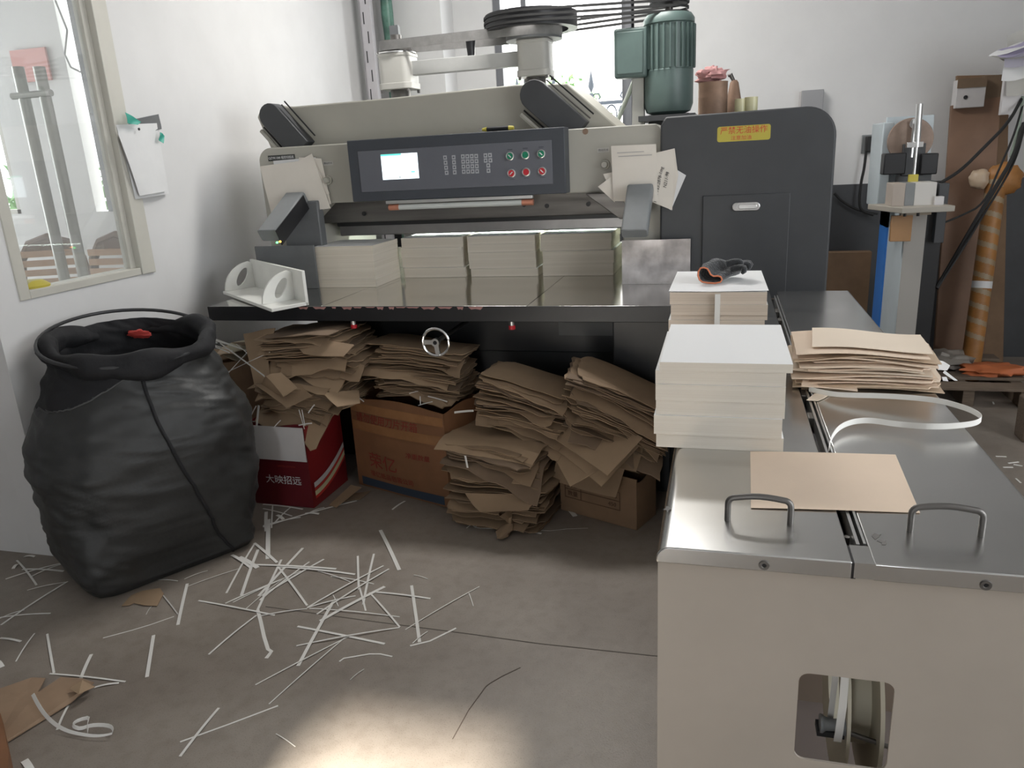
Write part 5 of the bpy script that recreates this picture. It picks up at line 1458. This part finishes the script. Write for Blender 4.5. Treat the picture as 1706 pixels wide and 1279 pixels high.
# ================================================================ STRIPS ON THE FLOOR
FD = R3 @ Vector((0,0,-1))
def fstrip(px, wd, s, label, group=None, lift=.003, m_=None, name='paper_strip'):
    P = [AZ(u, v, .001) for u, v in px]
    dep = (P[0]-Vector((0,0,CAM_H))).dot(FD)
    wm = wd/s/(FPX/dep)
    if len(P) == 2:
        a, c = P; bend = random.uniform(-.014, .014)*(c-a).length**1.0*.5*random.random(); sd_ = (c-a).cross(Vector((0,0,1))).normalized()
        k = 6; P = [a+(c-a)*(i/k) + sd_*bend*math.sin(PI*i/k) + Vector((0,0,lift*math.sin(PI*i/k))) for i in range(k+1)]
    sd2 = []
    for i in range(len(P)):
        t_ = (P[min(i+1,len(P)-1)]-P[max(i-1,0)]); t_.z = 0; sd2.append(t_.cross(Vector((0,0,1))).normalized())
    return MB().ribbon(P, max(.0022, wm*1.05), sd2, .0007).build(name, m_ or M_strip, None, label=label, cat='paper strip', group=group, smooth=0)
TL, TG = 'narrow white trimming in the big crossed tangle on the floor right of the black bag', 'trimmings in the big tangle'
T1 = [(570,258,365,480,12),(470,312,360,545,10),(668,310,380,480,10),(600,322,370,500,8),(455,345,590,525,9),(330,335,725,355,12),(455,345,812,380,11),(215,467,345,240,9),(285,478,362,265,14),
 (210,515,480,400,9),(245,510,560,365,6),(300,545,480,400,4),(345,235,450,325,12),(410,125,408,308,18),(365,575,590,540,6),(590,535,945,340,9),(970,355,635,565,8),(825,295,830,450,9),(900,285,850,520,9),
 (830,430,862,550,8),(950,437,650,597,16),(905,462,1162,493,10),(880,465,1020,625,8),(815,480,590,535,8),(600,538,1020,578,6),(715,500,548,805,14),(540,712,1020,627,8),(545,622,950,703,12),(350,893,790,665,7),
 (413,982,770,670,6),(85,502,440,570,9),(133,752,355,570,9),(700,390,900,425,5),(640,365,790,415,4),(275,300,360,350,20),(240,290,330,350,14),(710,475,735,530,4)]
for k, (a, b_, c_, d, wd) in enumerate(T1):
    fstrip([(300+a/2.787, 820+b_/2.787), (300+c_/2.787, 820+d/2.787)], wd, 2.787, TL, TG, lift=.002+.0004*(k % 9))
def Z4(*p): return [(300+a/2.787, 820+c_/2.787) for a, c_ in p]
def Z3(*p): return [(a/3.206, 880+c_/3.206) for a, c_ in p]
fstrip(Z4((360,545),(375,600),(390,670),(408,728),(424,738),(412,755),(400,770)), 15, 2.787, 'white paper trimming with a sharply bent foot at the near side of the tangle')
fstrip(Z4((740,785),(760,770),(820,760),(880,750),(930,750),(985,762)), 8, 2.787, 'curly white paper trimming on the floor just nearer than the tangle')
fstrip(Z4((1075,432),(1112,695)), 13, 2.787, 'upright white paper trimming right of the tangle with its foot on another')
fstrip(Z4((1068,712),(1160,690),(1282,630)), 10, 2.787, 'slightly curved white trimming across the foot of an upright one right of the tangle')
fstrip(Z4((1046,637),(1390,437)), 5, 2.787, 'long thin white thread of trimming right of the tangle pointing away to the right')
fstrip(Z4((1150,645),(1080,700)), 5, 2.787, 'short thin white trimming crossing the foot of the upright one right of the tangle')
fstrip(Z4((930,175),(1018,360)), 15, 2.787, 'lone white paper trimming in the shade in front of the printed brown carton')
fstrip(Z4((1085,383),(1150,402)), 3, 2.787, 'tiny white sliver on the floor below the lone trimming in the shade')
fstrip(Z4((0,1158),(230,1075),(455,990)), 9, 2.787, 'longest white paper trimming of the crossed pair at the bottom of the floor', lift=.01)
fstrip(Z4((0,1225),(180,1000)), 13, 2.787, 'shorter white paper trimming of the crossed pair at the bottom of the floor')
fstrip(Z4((445,1120),(535,1180)), 4, 2.787, 'tiny white sliver right of the crossed pair at the bottom of the floor')
fstrip(Z4((1340,465),(1362,528)), 4, 2.787, 'tiny white sliver by the far end of the long thin thread')
fstrip(Z4((790,870),(855,820)), 3, 2.787, 'faint white sliver on the floor nearer than the curly trimming')
fstrip(Z4((1265,1145),(1340,1010),(1420,900),(1440,885),(1500,850),(1580,812)), 4, 2.787, 'bent dark brown fibre on the floor towards the steel table', m_=mat('dark_fibre', (.13,.10,.08), .8))
RL, RG = 'white paper trimming lying at the foot of the red carton', 'trimmings at the foot of the red carton'
for (a, b_, c_, d, wd) in ((385,55,570,78,9),(385,160,820,38,10),(385,155,560,115,8),(430,60,425,165,6),(515,68,440,140,7),(580,98,645,100,12),(385,75,520,110,6),(600,95,670,70,7),(450,105,480,125,14),(400,90,400,180,14)):
    fstrip(Z4((a,b_),(c_,d)), wd, 2.787, RL, RG, lift=.004)
fstrip(Z4((985,80),(1045,40)), 9, 2.787, 'short white trimming in front of the printed brown carton')
def Z5(*p): return [(740+a/7.1, 740+c_/7.1) for a, c_ in p]
fstrip(Z5((155,840),(280,795)), 40, 7.1, 'pointed white scrap of trimming at the left foot of the free-standing pile')
fstrip(Z5((265,990),(320,945),(370,980),(430,993),(660,995)), 14, 7.1, 'kinked white trimming running under the twisted brown paper from the left')
fstrip(Z5((850,1015),(1150,1055)), 24, 7.1, 'white trimming lying right of the twisted brown paper')
fstrip(Z5((370,975),(480,905)), 8, 7.1, 'thin white sliver left of the twisted brown paper')
fstrip(Z5((940,970),(1040,1000)), 12, 7.1, 'short white sliver behind the trimming right of the twisted brown paper')
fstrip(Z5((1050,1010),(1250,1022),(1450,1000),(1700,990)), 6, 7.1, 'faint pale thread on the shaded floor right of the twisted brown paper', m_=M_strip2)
fstrip(Z5((1460,755),(1550,850)), 55, 7.1, 'wide white scrap lying against the foot of the dull carton')
LL, LG = 'white paper trimming on the floor by the wall corner left of the black bag', 'trimmings by the wall corner'
for (a, b_, c_, d, wd) in ((30,270,330,185,9),(120,218,340,228,13),(90,170,195,302,9),(170,255,330,190,8),(145,330,362,285,5),(5,515,362,283,11),(0,480,130,435,6),(0,475,270,453,9),(70,215,95,190,16),(130,150,185,150,14)):
    fstrip(Z3((a,b_),(c_,d)), wd, 3.206, LL, LG, lift=.004)
fstrip(Z3((0,585),(112,603)), 13, 3.206, 'stubby white trimming at the left edge of the picture below the wall corner')
fstrip(Z3((85,710),(185,560)), 7, 3.206, 'slanting thin white trimming left of the upright one above the brown wrapper')
fstrip(Z3((252,563),(288,772)), 11, 3.206, 'upright thin white trimming above the brown wrapper')
fstrip(Z3((265,775),(670,818)), 10, 3.206, 'long white trimming lying level behind the brown wrapper')
fstrip(Z3((430,805),(488,672)), 17, 3.206, 'short broad white trimming standing off the level one behind the brown wrapper')
fstrip(Z3((785,793),(820,570)), 18, 3.206, 'lone broad white trimming on open floor in front of the black bag')
fstrip(Z3((505,848),(635,825)), 12, 3.206, 'short white trimming at the right tip of the brown wrapper')
fstrip(Z3((305,1075),(365,945)), 12, 3.206, 'white trimming partly under the right side of the brown wrapper')
fstrip(Z3((550,585),(700,545),(800,515),(930,470)), 6, 3.206, 'thin curved white trimming on the floor in front of the black bag')
fstrip(Z3((950,515),(1000,295)), 16, 3.206, 'white trimming leaning off the bottom seam of the black bag')
fstrip(Z3((865,350),(950,458)), 6, 3.206, 'thin pale trimming right of the kraft scrap at the foot of the bag', m_=M_strip2)
fstrip(Z3((780,460),(810,415)), 4, 3.206, 'tiny sliver below the kraft scrap at the foot of the bag', m_=M_strip2)
fstrip(Z3((985,270),(1110,225)), 5, 3.206, 'thin short trimming beside the bottom seam of the bag')
fstrip(Z3((1000,310),(1275,215)), 4, 3.206, 'long thin trimming running from the bag seam towards the tangle')
fstrip(Z3((130,1238),(165,1290)), 34, 3.206, 'broad white scrap at the bottom left of the floor')
fstrip(Z3((-10,710),(12,740)), 22, 3.206, 'white scrap at the left edge of the picture above the brown wrapper')
fstrip(Z3((830,275),(950,280)), 5, 3.206, 'thin trimming along the bottom edge of the bag')
# kraft scraps and wrapper on the floor
scrap([AZ(u, v, .003) for u, v in Z3((650,415),(700,360),(760,335),(855,320),(875,350),(840,415),(770,412),(715,400),(690,412))], M_kraft2, 'kraft_scrap', 'torn brown kraft scrap at the foot of the black bag', t=.002)
sw = [AZ(u, v, .004) for u, v in Z3((-60,880),(170,800),(245,808),(205,890),(330,815),(440,805),(508,848),(380,935),(240,1020),(45,1140),(-60,1200))]
for i_, p in enumerate(sw): p.z = .004 + .03*math.sin(i_*1.3)**2*(1 if 1 < i_ < 8 else 0)*.5
scrap(sw, mat('crushed_wrapper', (.36,.245,.16), .75, var=.15, vscale=7, bump=.3, bscale=12), 'brown_wrapper', 'large crushed brown paper wrapper on the floor at the left', cat='wrapper', t=.003)
scrap([AZ(u, v, z) for (u, v), z in zip(Z3((370,850),(440,808),(510,845),(420,885)), (.03,.045,.02,.035))], M_kraft2, 'wrapper_flap', 'raised brown flap at the tip of the crushed wrapper', cat='wrapper', t=.002)
q = [AZ(u, v, 0) for u, v in ((-60,1200),(8,1212),(22,1279),(20,1340),(-60,1340))]
cb = thing('corner_carton', ((q[0].x+q[3].x)/2, (q[0].y+q[3].y)/2, 0), 'orange brown carton corner just entering the picture at the bottom left', 'carton')
MB().prism([(p.x, p.y) for p in q], 'z', 0.001, .05).build('carton_side', M_carton, cb)
lp = [AZ(u, v, z) for (u, v), z in zip(Z3((175,885),(195,925),(225,975),(262,1018),(300,1050),(345,1075),(390,1090),(440,1100),(500,1108),(560,1105),(598,1095),(606,1075),(590,1055),(540,1048),(480,1052),(430,1070),(395,1060),(385,1045),(420,1022),(480,1008),(465,1040),(470,1082)),
      (.03,.03,.025,.02,.016,.012,.01,.01,.01,.012,.014,.016,.018,.018,.018,.016,.02,.022,.024,.026,.024,.012))]
lp = smooth_pts(lp, 1)
MB().ribbon(lp, .0125, [Vector((.3, .2, 1)) if i > 20 else Vector((.6,.3,.5)) for i in range(len(lp))], .0009).build('white_strap_loop', M_strip, None, label='curled white strap lying on and beside the crushed brown wrapper', cat='strap', smooth=60)

# ================================================================ RIGHT BACKGROUND
# corner drilling machine with pale blue column
fy = 4.7
def frm(u, v, y): return AY(u, v, y)
xa = AY(1500, 450, fy).x; xb = AY(1536, 450, fy).x; xc = AY(1560, 450, fy).x
dm = thing('drilling_machine', ((xa+xb)/2, 5.1, 0), 'tall pale blue paper drilling machine with a small work shelf by the back wall', 'machine')
ztop = AY(1505, 345, fy).z
MB().box((xa, fy, 0), (xb, 5.35, ztop)).build('lower_column', M_paleblue, dm, bevel=.006)
MB().box((xa+.004, fy-.003, 0), (xb-.002, fy+.001, ztop-.01)).build('front_cover', mat('front_cover_grey', (.36,.34,.31), .5), dm)
MB().box((xa-.012, 5.12, 0), (xa+.002, 5.34, AY(1440, 345, 5.3).z-.0)).build('blue_side_strip', M_blue, dm)
MB().box((xa-.012, 5.12, AY(1440, 375, 5.3).z), (xa+.0, 5.34, AY(1440, 345, 5.3).z+.02)).build('pale_side_strip', M_paleblue, dm)
MB().box((xb, fy+.05, 0), (xc+.02, 5.3, ztop-.02)).build('black_rear_column', M_black, dm, bevel=.004)
uz = AY(1490, 203, 4.95).z
MB().box((AY(1464,300,4.95).x, 4.95, ztop-.02), (AY(1482,300,4.95).x, 5.3, uz)).build('upper_column', M_paleblue, dm, bevel=.006)
MB().box((AY(1478,200,5.05).x, 5.05, ztop), (AY(1556,200,5.05).x, 5.08, AY(1520,193,5.05).z)).build('back_plate', M_paleblue, dm)
MB().box((xa+.02, 4.93, ztop), (xa+.06, 4.96, AY(1480,290,4.95).z)).build('slide_rail', M_dsteel, dm)
dc = AY(1517, 233, 4.9)
rd = (AY(1556, 233, 4.9).x-AY(1479, 233, 4.9).x)/2
disc = MB().lathe([(.001,0),(rd*.98,0),(rd,.004),(rd,.02),(.001,.02)], (dc.x, 4.9, dc.z), 48, ax='y').build('drive_disc', mat('dusty_disc', (.33,.24,.19), .5, .2, var=.25, vscale=14), dm)
MB().lathe([(.012,-.02),(.026,-.02),(.030,0),(.012,0)], (AY(1524,206,4.88).x, 4.9, AY(1524,206,4.88).z), 20, ax='y').build('eccentric_bearing', M_chrome, disc)
a, c = AY(1524,206,4.87), AY(1518,262,4.87)
MB().tube([a, c], .012, 10).build('connecting_rod', M_alu, dm)
for (u0, u1) in ((1474, 1508), (1536, 1561)):
    a, c = AY(u0, 256, 4.82), AY(u1, 290, 4.82)
    MB().box((a.x, 4.82, c.z), (c.x, 4.92, a.z)).build('guard_block', M_black, dm, bevel=.006)
a, c = AY(1506, 240, 4.86), AY(1538, 292, 4.86)
MB().box((a.x, 4.86, c.z), (c.x, 4.90, a.z)).build('slide_block', M_char, dm, bevel=.004)
a, c = AY(1495, 290, 4.88), AY(1548, 330, 4.88)
MB().box((a.x, 4.88, c.z), (c.x, 4.93, a.z)).build('neck', M_dgrey, dm)
a, m_p, c = AY(1532, 173, 4.78), AY(1527, 245, 4.78), AY(1522, 298, 4.78)
MB().cyl(m_p, a, .017, n=20).build('stop_rod', M_alu, dm)
MB().cyl(c, m_p, .009, n=16).build('stop_rod_tip', M_alu, dm)
a, c = AY(1511, 237, 4.77), AY(1538, 245, 4.77)
MB().box((a.x, 4.765, c.z), (c.x, 4.80, a.z)).build('rod_clamp', M_chrome, dm, bevel=.002)
a, c = AY(1515, 291, 4.76), AY(1529, 305, 4.76)
MB().box((a.x, 4.755, c.z), (c.x, 4.79, a.z)).build('yellow_tip_guard', M_yellow, dm, bevel=.002)
# work shelf
s0_, s1_ = AY(1462, 346, 4.55), AY(1588, 352, 4.55)
MB().hexa([(s0_.x-.0, 4.85, s1_.z), (s0_.x+.11, 4.5, s1_.z), (s1_.x, 4.52, s1_.z+.002), (s1_.x-.02, 4.85, s1_.z), (s0_.x, 4.85, s1_.z+.03), (s0_.x+.11, 4.5, s1_.z+.03), (s1_.x, 4.52, s1_.z+.032), (s1_.x-.02, 4.85, s1_.z+.03)]).build('work_shelf', mat('shelf_plate', (.36,.33,.28), .5), dm, bevel=.003)
zs = s1_.z+.03
a, c = AY(1487, 306, 4.62), AY(1563, 340, 4.62)
for (u0, u1, m_) in ((1487,1508,mat('fence_tan', (.42,.36,.31), .5)),(1508,1524,M_mgrey),(1524,1560,mat('fence_white', (.58,.56,.53), .45))):
    x0_, x1_ = AY(u0, 320, 4.62).x, AY(u1, 320, 4.62).x
    MB().box((x0_, 4.62, zs), (x1_, 4.80, AY(1520, 305, 4.62).z)).build('paper_fence', m_, dm, bevel=.002)
MB().box((AY(1557,340,4.6).x, 4.6, zs), (AY(1572,340,4.6).x, 4.66, zs+.045)).build('fence_foot', M_whitebox, dm)
x0_ = AY(1560,320,4.75).x; MB().box((x0_, 4.7, ztop-.2), (x0_+.05, 5.1, AY(1560,305,4.75).z)).build('black_cable_box', M_char, dm, bevel=.003)
for u in (1507, 1529):
    q = AY(u, 362, 4.56); MB().cyl((q.x, 4.56, s1_.z-.02), (q.x, 4.56, s1_.z), .008, n=8).build('shelf_bolt', M_black, dm)
a, c = AY(1452, 360, 4.68), AY(1480, 402, 4.68)
MB().box((xa-.075, 4.66, c.z), (xa+.03, 4.699, a.z)).build('taped_card_patch', M_tape, dm, bevel=.003)
MB().box((xa-.03, 4.665, a.z), (xa+.12, 4.698, a.z+.03)).build('clear_tape_patch', mat('hazy_tape', (.42,.36,.28), .2), dm)
# wall plug with its lead
q = AY(1446, 238, YB-.06)
pg = thing('power_plug', (q.x, YB-.05, q.z), 'black power plug with hanging lead in the wall socket behind the drilling machine', 'plug')
a, c = AY(1437, 225, YB-.02), AY(1452, 255, YB-.02)
MB().box((a.x, YB-.012, c.z), (c.x+.03, YB-.001, a.z)).build('socket_plate', M_mgrey, pg, bevel=.003)
MB().box((a.x+.02, YB-.075, c.z+.01), (c.x+.04, YB-.012, a.z-.01)).build('plug_body', M_rubber, pg, bevel=.006)
MB().tube(smooth_pts([AY(u, v, YB-.06) for u, v in ((1443,252),(1440,280),(1434,305),(1431,340),(1436,352),(1455,358))], 2), .009, 8).build('plug_lead', M_rubber, pg)
MB().tube(smooth_pts([AY(u, v, YB-.05) for u, v in ((1390,322),(1402,335),(1420,346),(1440,353),(1462,356))], 2), .008, 8).build('floor_lead', M_rubber, None, label='black cable running from behind the charcoal cabinet to the drilling machine', cat='cable')
# brown carton board behind the table
a, c = AY(1350, 421, 5.6), AY(1438, 600, 5.6)
bb = MB().box((a.x, 5.6, 0), (c.x, 5.68, a.z)); bb.build('brown_board', M_carton2, None, bevel=.004, label='low brown board against the back wall between the charcoal cabinet and drilling machine', cat='board')
# leaning big brown board
def lean(px, ytop, ybot, th_, m_, name, label, cat):
    P = []
    for (u, v, top_) in px: P.append(AY(u, v, ytop if top_ else ybot))
    for p in P: 
        if p.z < .06: p.z = .003
    mb = MB().hexa([P[3], P[2], P[2]+Vector((0,th_,0)), P[3]+Vector((0,th_,0)), P[0], P[1], P[1]+Vector((0,th_,0)), P[0]+Vector((0,th_,0))])
    return mb.build(name, m_, None, bevel=.003, label=label, cat=cat)
lean([(1585,176,1),(1668,160,1),(1640,600,0),(1556,600,0)], 5.60, 5.45, .035, mat('brown_sheet_board', (.235,.135,.085), .6, var=.22, vscale=3), 'tall_board', 'tall brown board leaning on the back wall right of the drilling machine', 'board')
lean([(1594,126,1),(1682,124,1),(1672,600,0),(1590,600,0)], 5.72, 5.62, .03, M_carton2, 'tall_board', 'second brown board standing behind the tall leaning board', 'board')
a, c = AY(1596, 133, 5.56), AY(1640, 172, 5.56)
wbx = thing('small_carton', ((a.x+c.x)/2, 5.6, c.z), 'small grubby white carton perched on top of the tall brown board', 'carton')
MB().box((a.x, 5.56, c.z-.02), (c.x, 5.66, a.z)).build('carton_body', M_whitebox, wbx, bevel=.003)
MB().box((a.x-.0, 5.555, a.z-.05), (c.x, 5.562, a.z+.005)).build('top_flap', M_kraft3, wbx)
q = AY(1609, 162, 5.555); MB().lathe([(.001,-.002),(.012,-.002),(.012,.002)], (q.x, 5.558, q.z), 12, ax='y').build('hole', M_black, wbx)
a, c = AY(1641, 126, 5.6), AY(1684, 160, 5.6)
MB().box((a.x, 5.6, c.z-.02), (c.x, 5.68, a.z)).build('small_carton', M_kraft3, None, bevel=.003, label='brown carton beside the grubby white carton on the boards', cat='carton')
# orange wrapped tube
A_, B_ = AY(1660, 300, 5.35), AY(1618, 600, 5.15)
B_.z = .01
d = (A_-B_)
m = MB(); N_ = 220; nn_ = 40; vs = []; u_ = d.cross(Vector((0,1,0))).normalized(); w_ = d.normalized().cross(u_)
for i in range(N_+1):
    for j in range(nn_):
        a = 2*PI*j/nn_; vs.append(B_ + d*(i/N_) + (u_*math.cos(a)+w_*math.sin(a))*.055)
fs = []; mi = []
for i in range(N_):
    for j in range(nn_):
        fs.append((i*nn_+j, i*nn_+(j+1) % nn_, (i+1)*nn_+(j+1) % nn_, (i+1)*nn_+j))
        mi.append(1 if ((i*.060 + j/nn_*1.0) % 1.0) < .34 and 44 < i else 0)
fs += [tuple(range(nn_))[::-1], tuple(N_*nn_+j for j in range(nn_))]; mi += [0, 0]
m.add(vs, fs); m.m = mi
ot = thing('wrapped_tube', B_, 'long orange roll with grey spiral stripes leaning beside the tall brown board', 'roll')
m.build('roll_body', [M_orangetube, mat('spiral_grey', (.32,.24,.15), .5)], ot)
hk = A_ + Vector((0,0,0))
lump((hk.x+.04, hk.y, hk.z), (.10,.06,.10), 12, .14).build('roll_head', M_orangetube, ot, smooth=60)
lump((hk.x-.09, hk.y, hk.z+.01), (.06,.05,.06), 14, .15).build('plastic_tail', mat('pale_tan_plastic', (.50,.38,.27), .4), ot, smooth=60)
MB().cyl(Vector((B_.x, B_.y, B_.z))+d*.47, Vector((B_.x, B_.y, B_.z))+d*.505, .0560, n=20).build('white_label', M_notes2, ot)
# cables at the right
cl = 'black cable hanging in a bundle at the right edge of the picture'
cabs = [[(1702,165),(1680,205),(1640,245),(1600,285),(1566,305)], [(1704,175),(1688,230),(1665,280),(1640,340),(1600,360),(1570,372)], [(1706,205),(1690,260),(1660,310),(1630,360),(1590,430),(1560,480)], [(1706,215),(1693,265),(1668,310),(1640,355),(1610,405),(1563,478)], [(1704,160),(1700,200),(1690,240),(1684,262)]]
lbls = ['black cable from the right edge sweeping down to the side of the drilling machine head', 'thin black cable drooping low behind the shelf of the drilling machine', 'thick black cable running diagonally down over the tall brown board', 'thin dark cable strapped along the thick diagonal one', 'pale grey green cable hanging at the far right above the orange roll']
for k, c_ in enumerate(cabs):
    n_ = len(c_); P = smooth_pts([AY(u, v, 5.2-.45*(i/(n_-1))*(k != 4)) for i, (u, v) in enumerate(c_)], 2)
    MB().tube(P, (.009,.006,.012,.006,.009)[k], 8).build('hanging_cable', M_rubber if k < 4 else mat('pale_green_cable', (.30,.36,.30), .5), None, label=lbls[k], cat='cable')
P = smooth_pts([AY(u, v, 5.22) for u, v in ((1706,158),(1695,164),(1684,170),(1681,178))], 2)
MB().tube(P, .014, 8).build('red_lead', mat('red_lead', (.35,.04,.03), .5), None, label='short red cable hooked at the top of the cable bundle', cat='cable')
# papers hung at top right
hpz = thing('hanging_papers', (AY(1690,120,5.1).x, 5.1, 1.9), 'sheaf of grey white papers with a violet sheet hanging at the top right', 'papers')
def hq(px, y, m_, nm):
    P = [AY(u, v, y+dy) for u, v, dy in px]
    mb = sheet_grid(P, 6, None, lambda a, c: .008*math.sin(a*6+c*3), .004); mb.build(nm, m_, hpz, smooth=60)
hq([(1678,62,0),(1740,40,0),(1740,150,-.05),(1676,160,.02)], 5.15, M_beige2, 'sheet')
hq([(1672,102,0),(1740,75,0),(1740,100,-.1),(1648,94,-.02)], 5.10, M_beige2, 'sheet')
hq([(1680,80,0),(1740,60,0),(1740,72,-.1),(1647,94,-.05)], 5.08, M_notes2, 'sheet')
hq([(1647,94,0),(1712,66,0),(1740,80,-.02),(1668,96,-.04)], 5.05, M_purple, 'violet_sheet')
hq([(1673,98,0),(1740,80,0),(1740,105,-.02),(1673,112,0)], 5.06, mat('lilac_paper', (.46,.44,.52), .7), 'lilac_sheet')
hq([(1672,110,0),(1740,98,0),(1740,125,-.02),(1668,135,0)], 5.09, M_notes2, 'sheet')
a = AY(1690, 60, 5.2); MB().box((a.x-.02, 5.2, AY(1690,190,5.2).z), (a.x+.4, 5.24, a.z)).build('backing_board', M_whitebox, hpz)
# pallet and rubbish on the floor at right
pb = AZ(1560, 655, 0)
pt = thing('wooden_pallet', (1.35, 5.0, 0), 'low weathered wooden pallet on the floor under the orange roll', 'pallet')
for k in range(4):
    y = 4.62+k*.22; MB().box((1.02, y, .10), (1.72, y+.12, .118)).build('deck_board', M_wood, pt, bevel=.002)
for x in (1.04, 1.35, 1.64):
    MB().box((x, 4.64, 0), (x+.06, 5.38, .10)).build('bearer', M_wood, pt, bevel=.002)
rr = random.Random(9)
q = AZ(1660, 622, .12)
lump((q.x-.02, q.y, .145), (.16,.10,.035), 21, .4).build('orange_sack', M_orangered, None, label='flattened faded orange plastic on the pallet beside the orange roll', cat='plastic sheet', smooth=60)
q = AZ(1600, 590, .16); lump((q.x-.1, q.y-.1, .155), (.14,.12,.05), 22, .4).build('crumpled_plastic', mat('dull_plastic', (.28,.25,.22), .35, bump=.5, bscale=30), None, label='crumpled dull clear plastic at the foot of the tall board', cat='plastic sheet', smooth=60)
q = AZ(1704, 735, 0)
cn = thing('wooden_block', (q.x+.06, q.y, 0), 'brown wooden block at the right edge of the picture beyond the steel table', 'block')
MB().box((q.x-.012, q.y-.02, .0), (q.x+.16, q.y+.10, .22)).build('block_body', M_wood, cn, bevel=.01)
for k, (u, v) in enumerate(((1655,671),(1690,770),(1668,760),(1698,775),(1696,800),(1679,778))):
    q = AZ(u, v, .002); a = rr.uniform(0, 3)
    fl = MB().box((-.022*rr.uniform(.5,1.6), -.004, 0), (.022, .004, .002), M=Matrix.Translation((q.x, q.y, .0005)) @ Matrix.Rotation(a, 4, 'Z'))
    fl.build('paper_fleck', M_strip, None, label='tiny white paper fleck on the floor right of the steel table', cat='paper scrap', group='paper flecks right of the table')
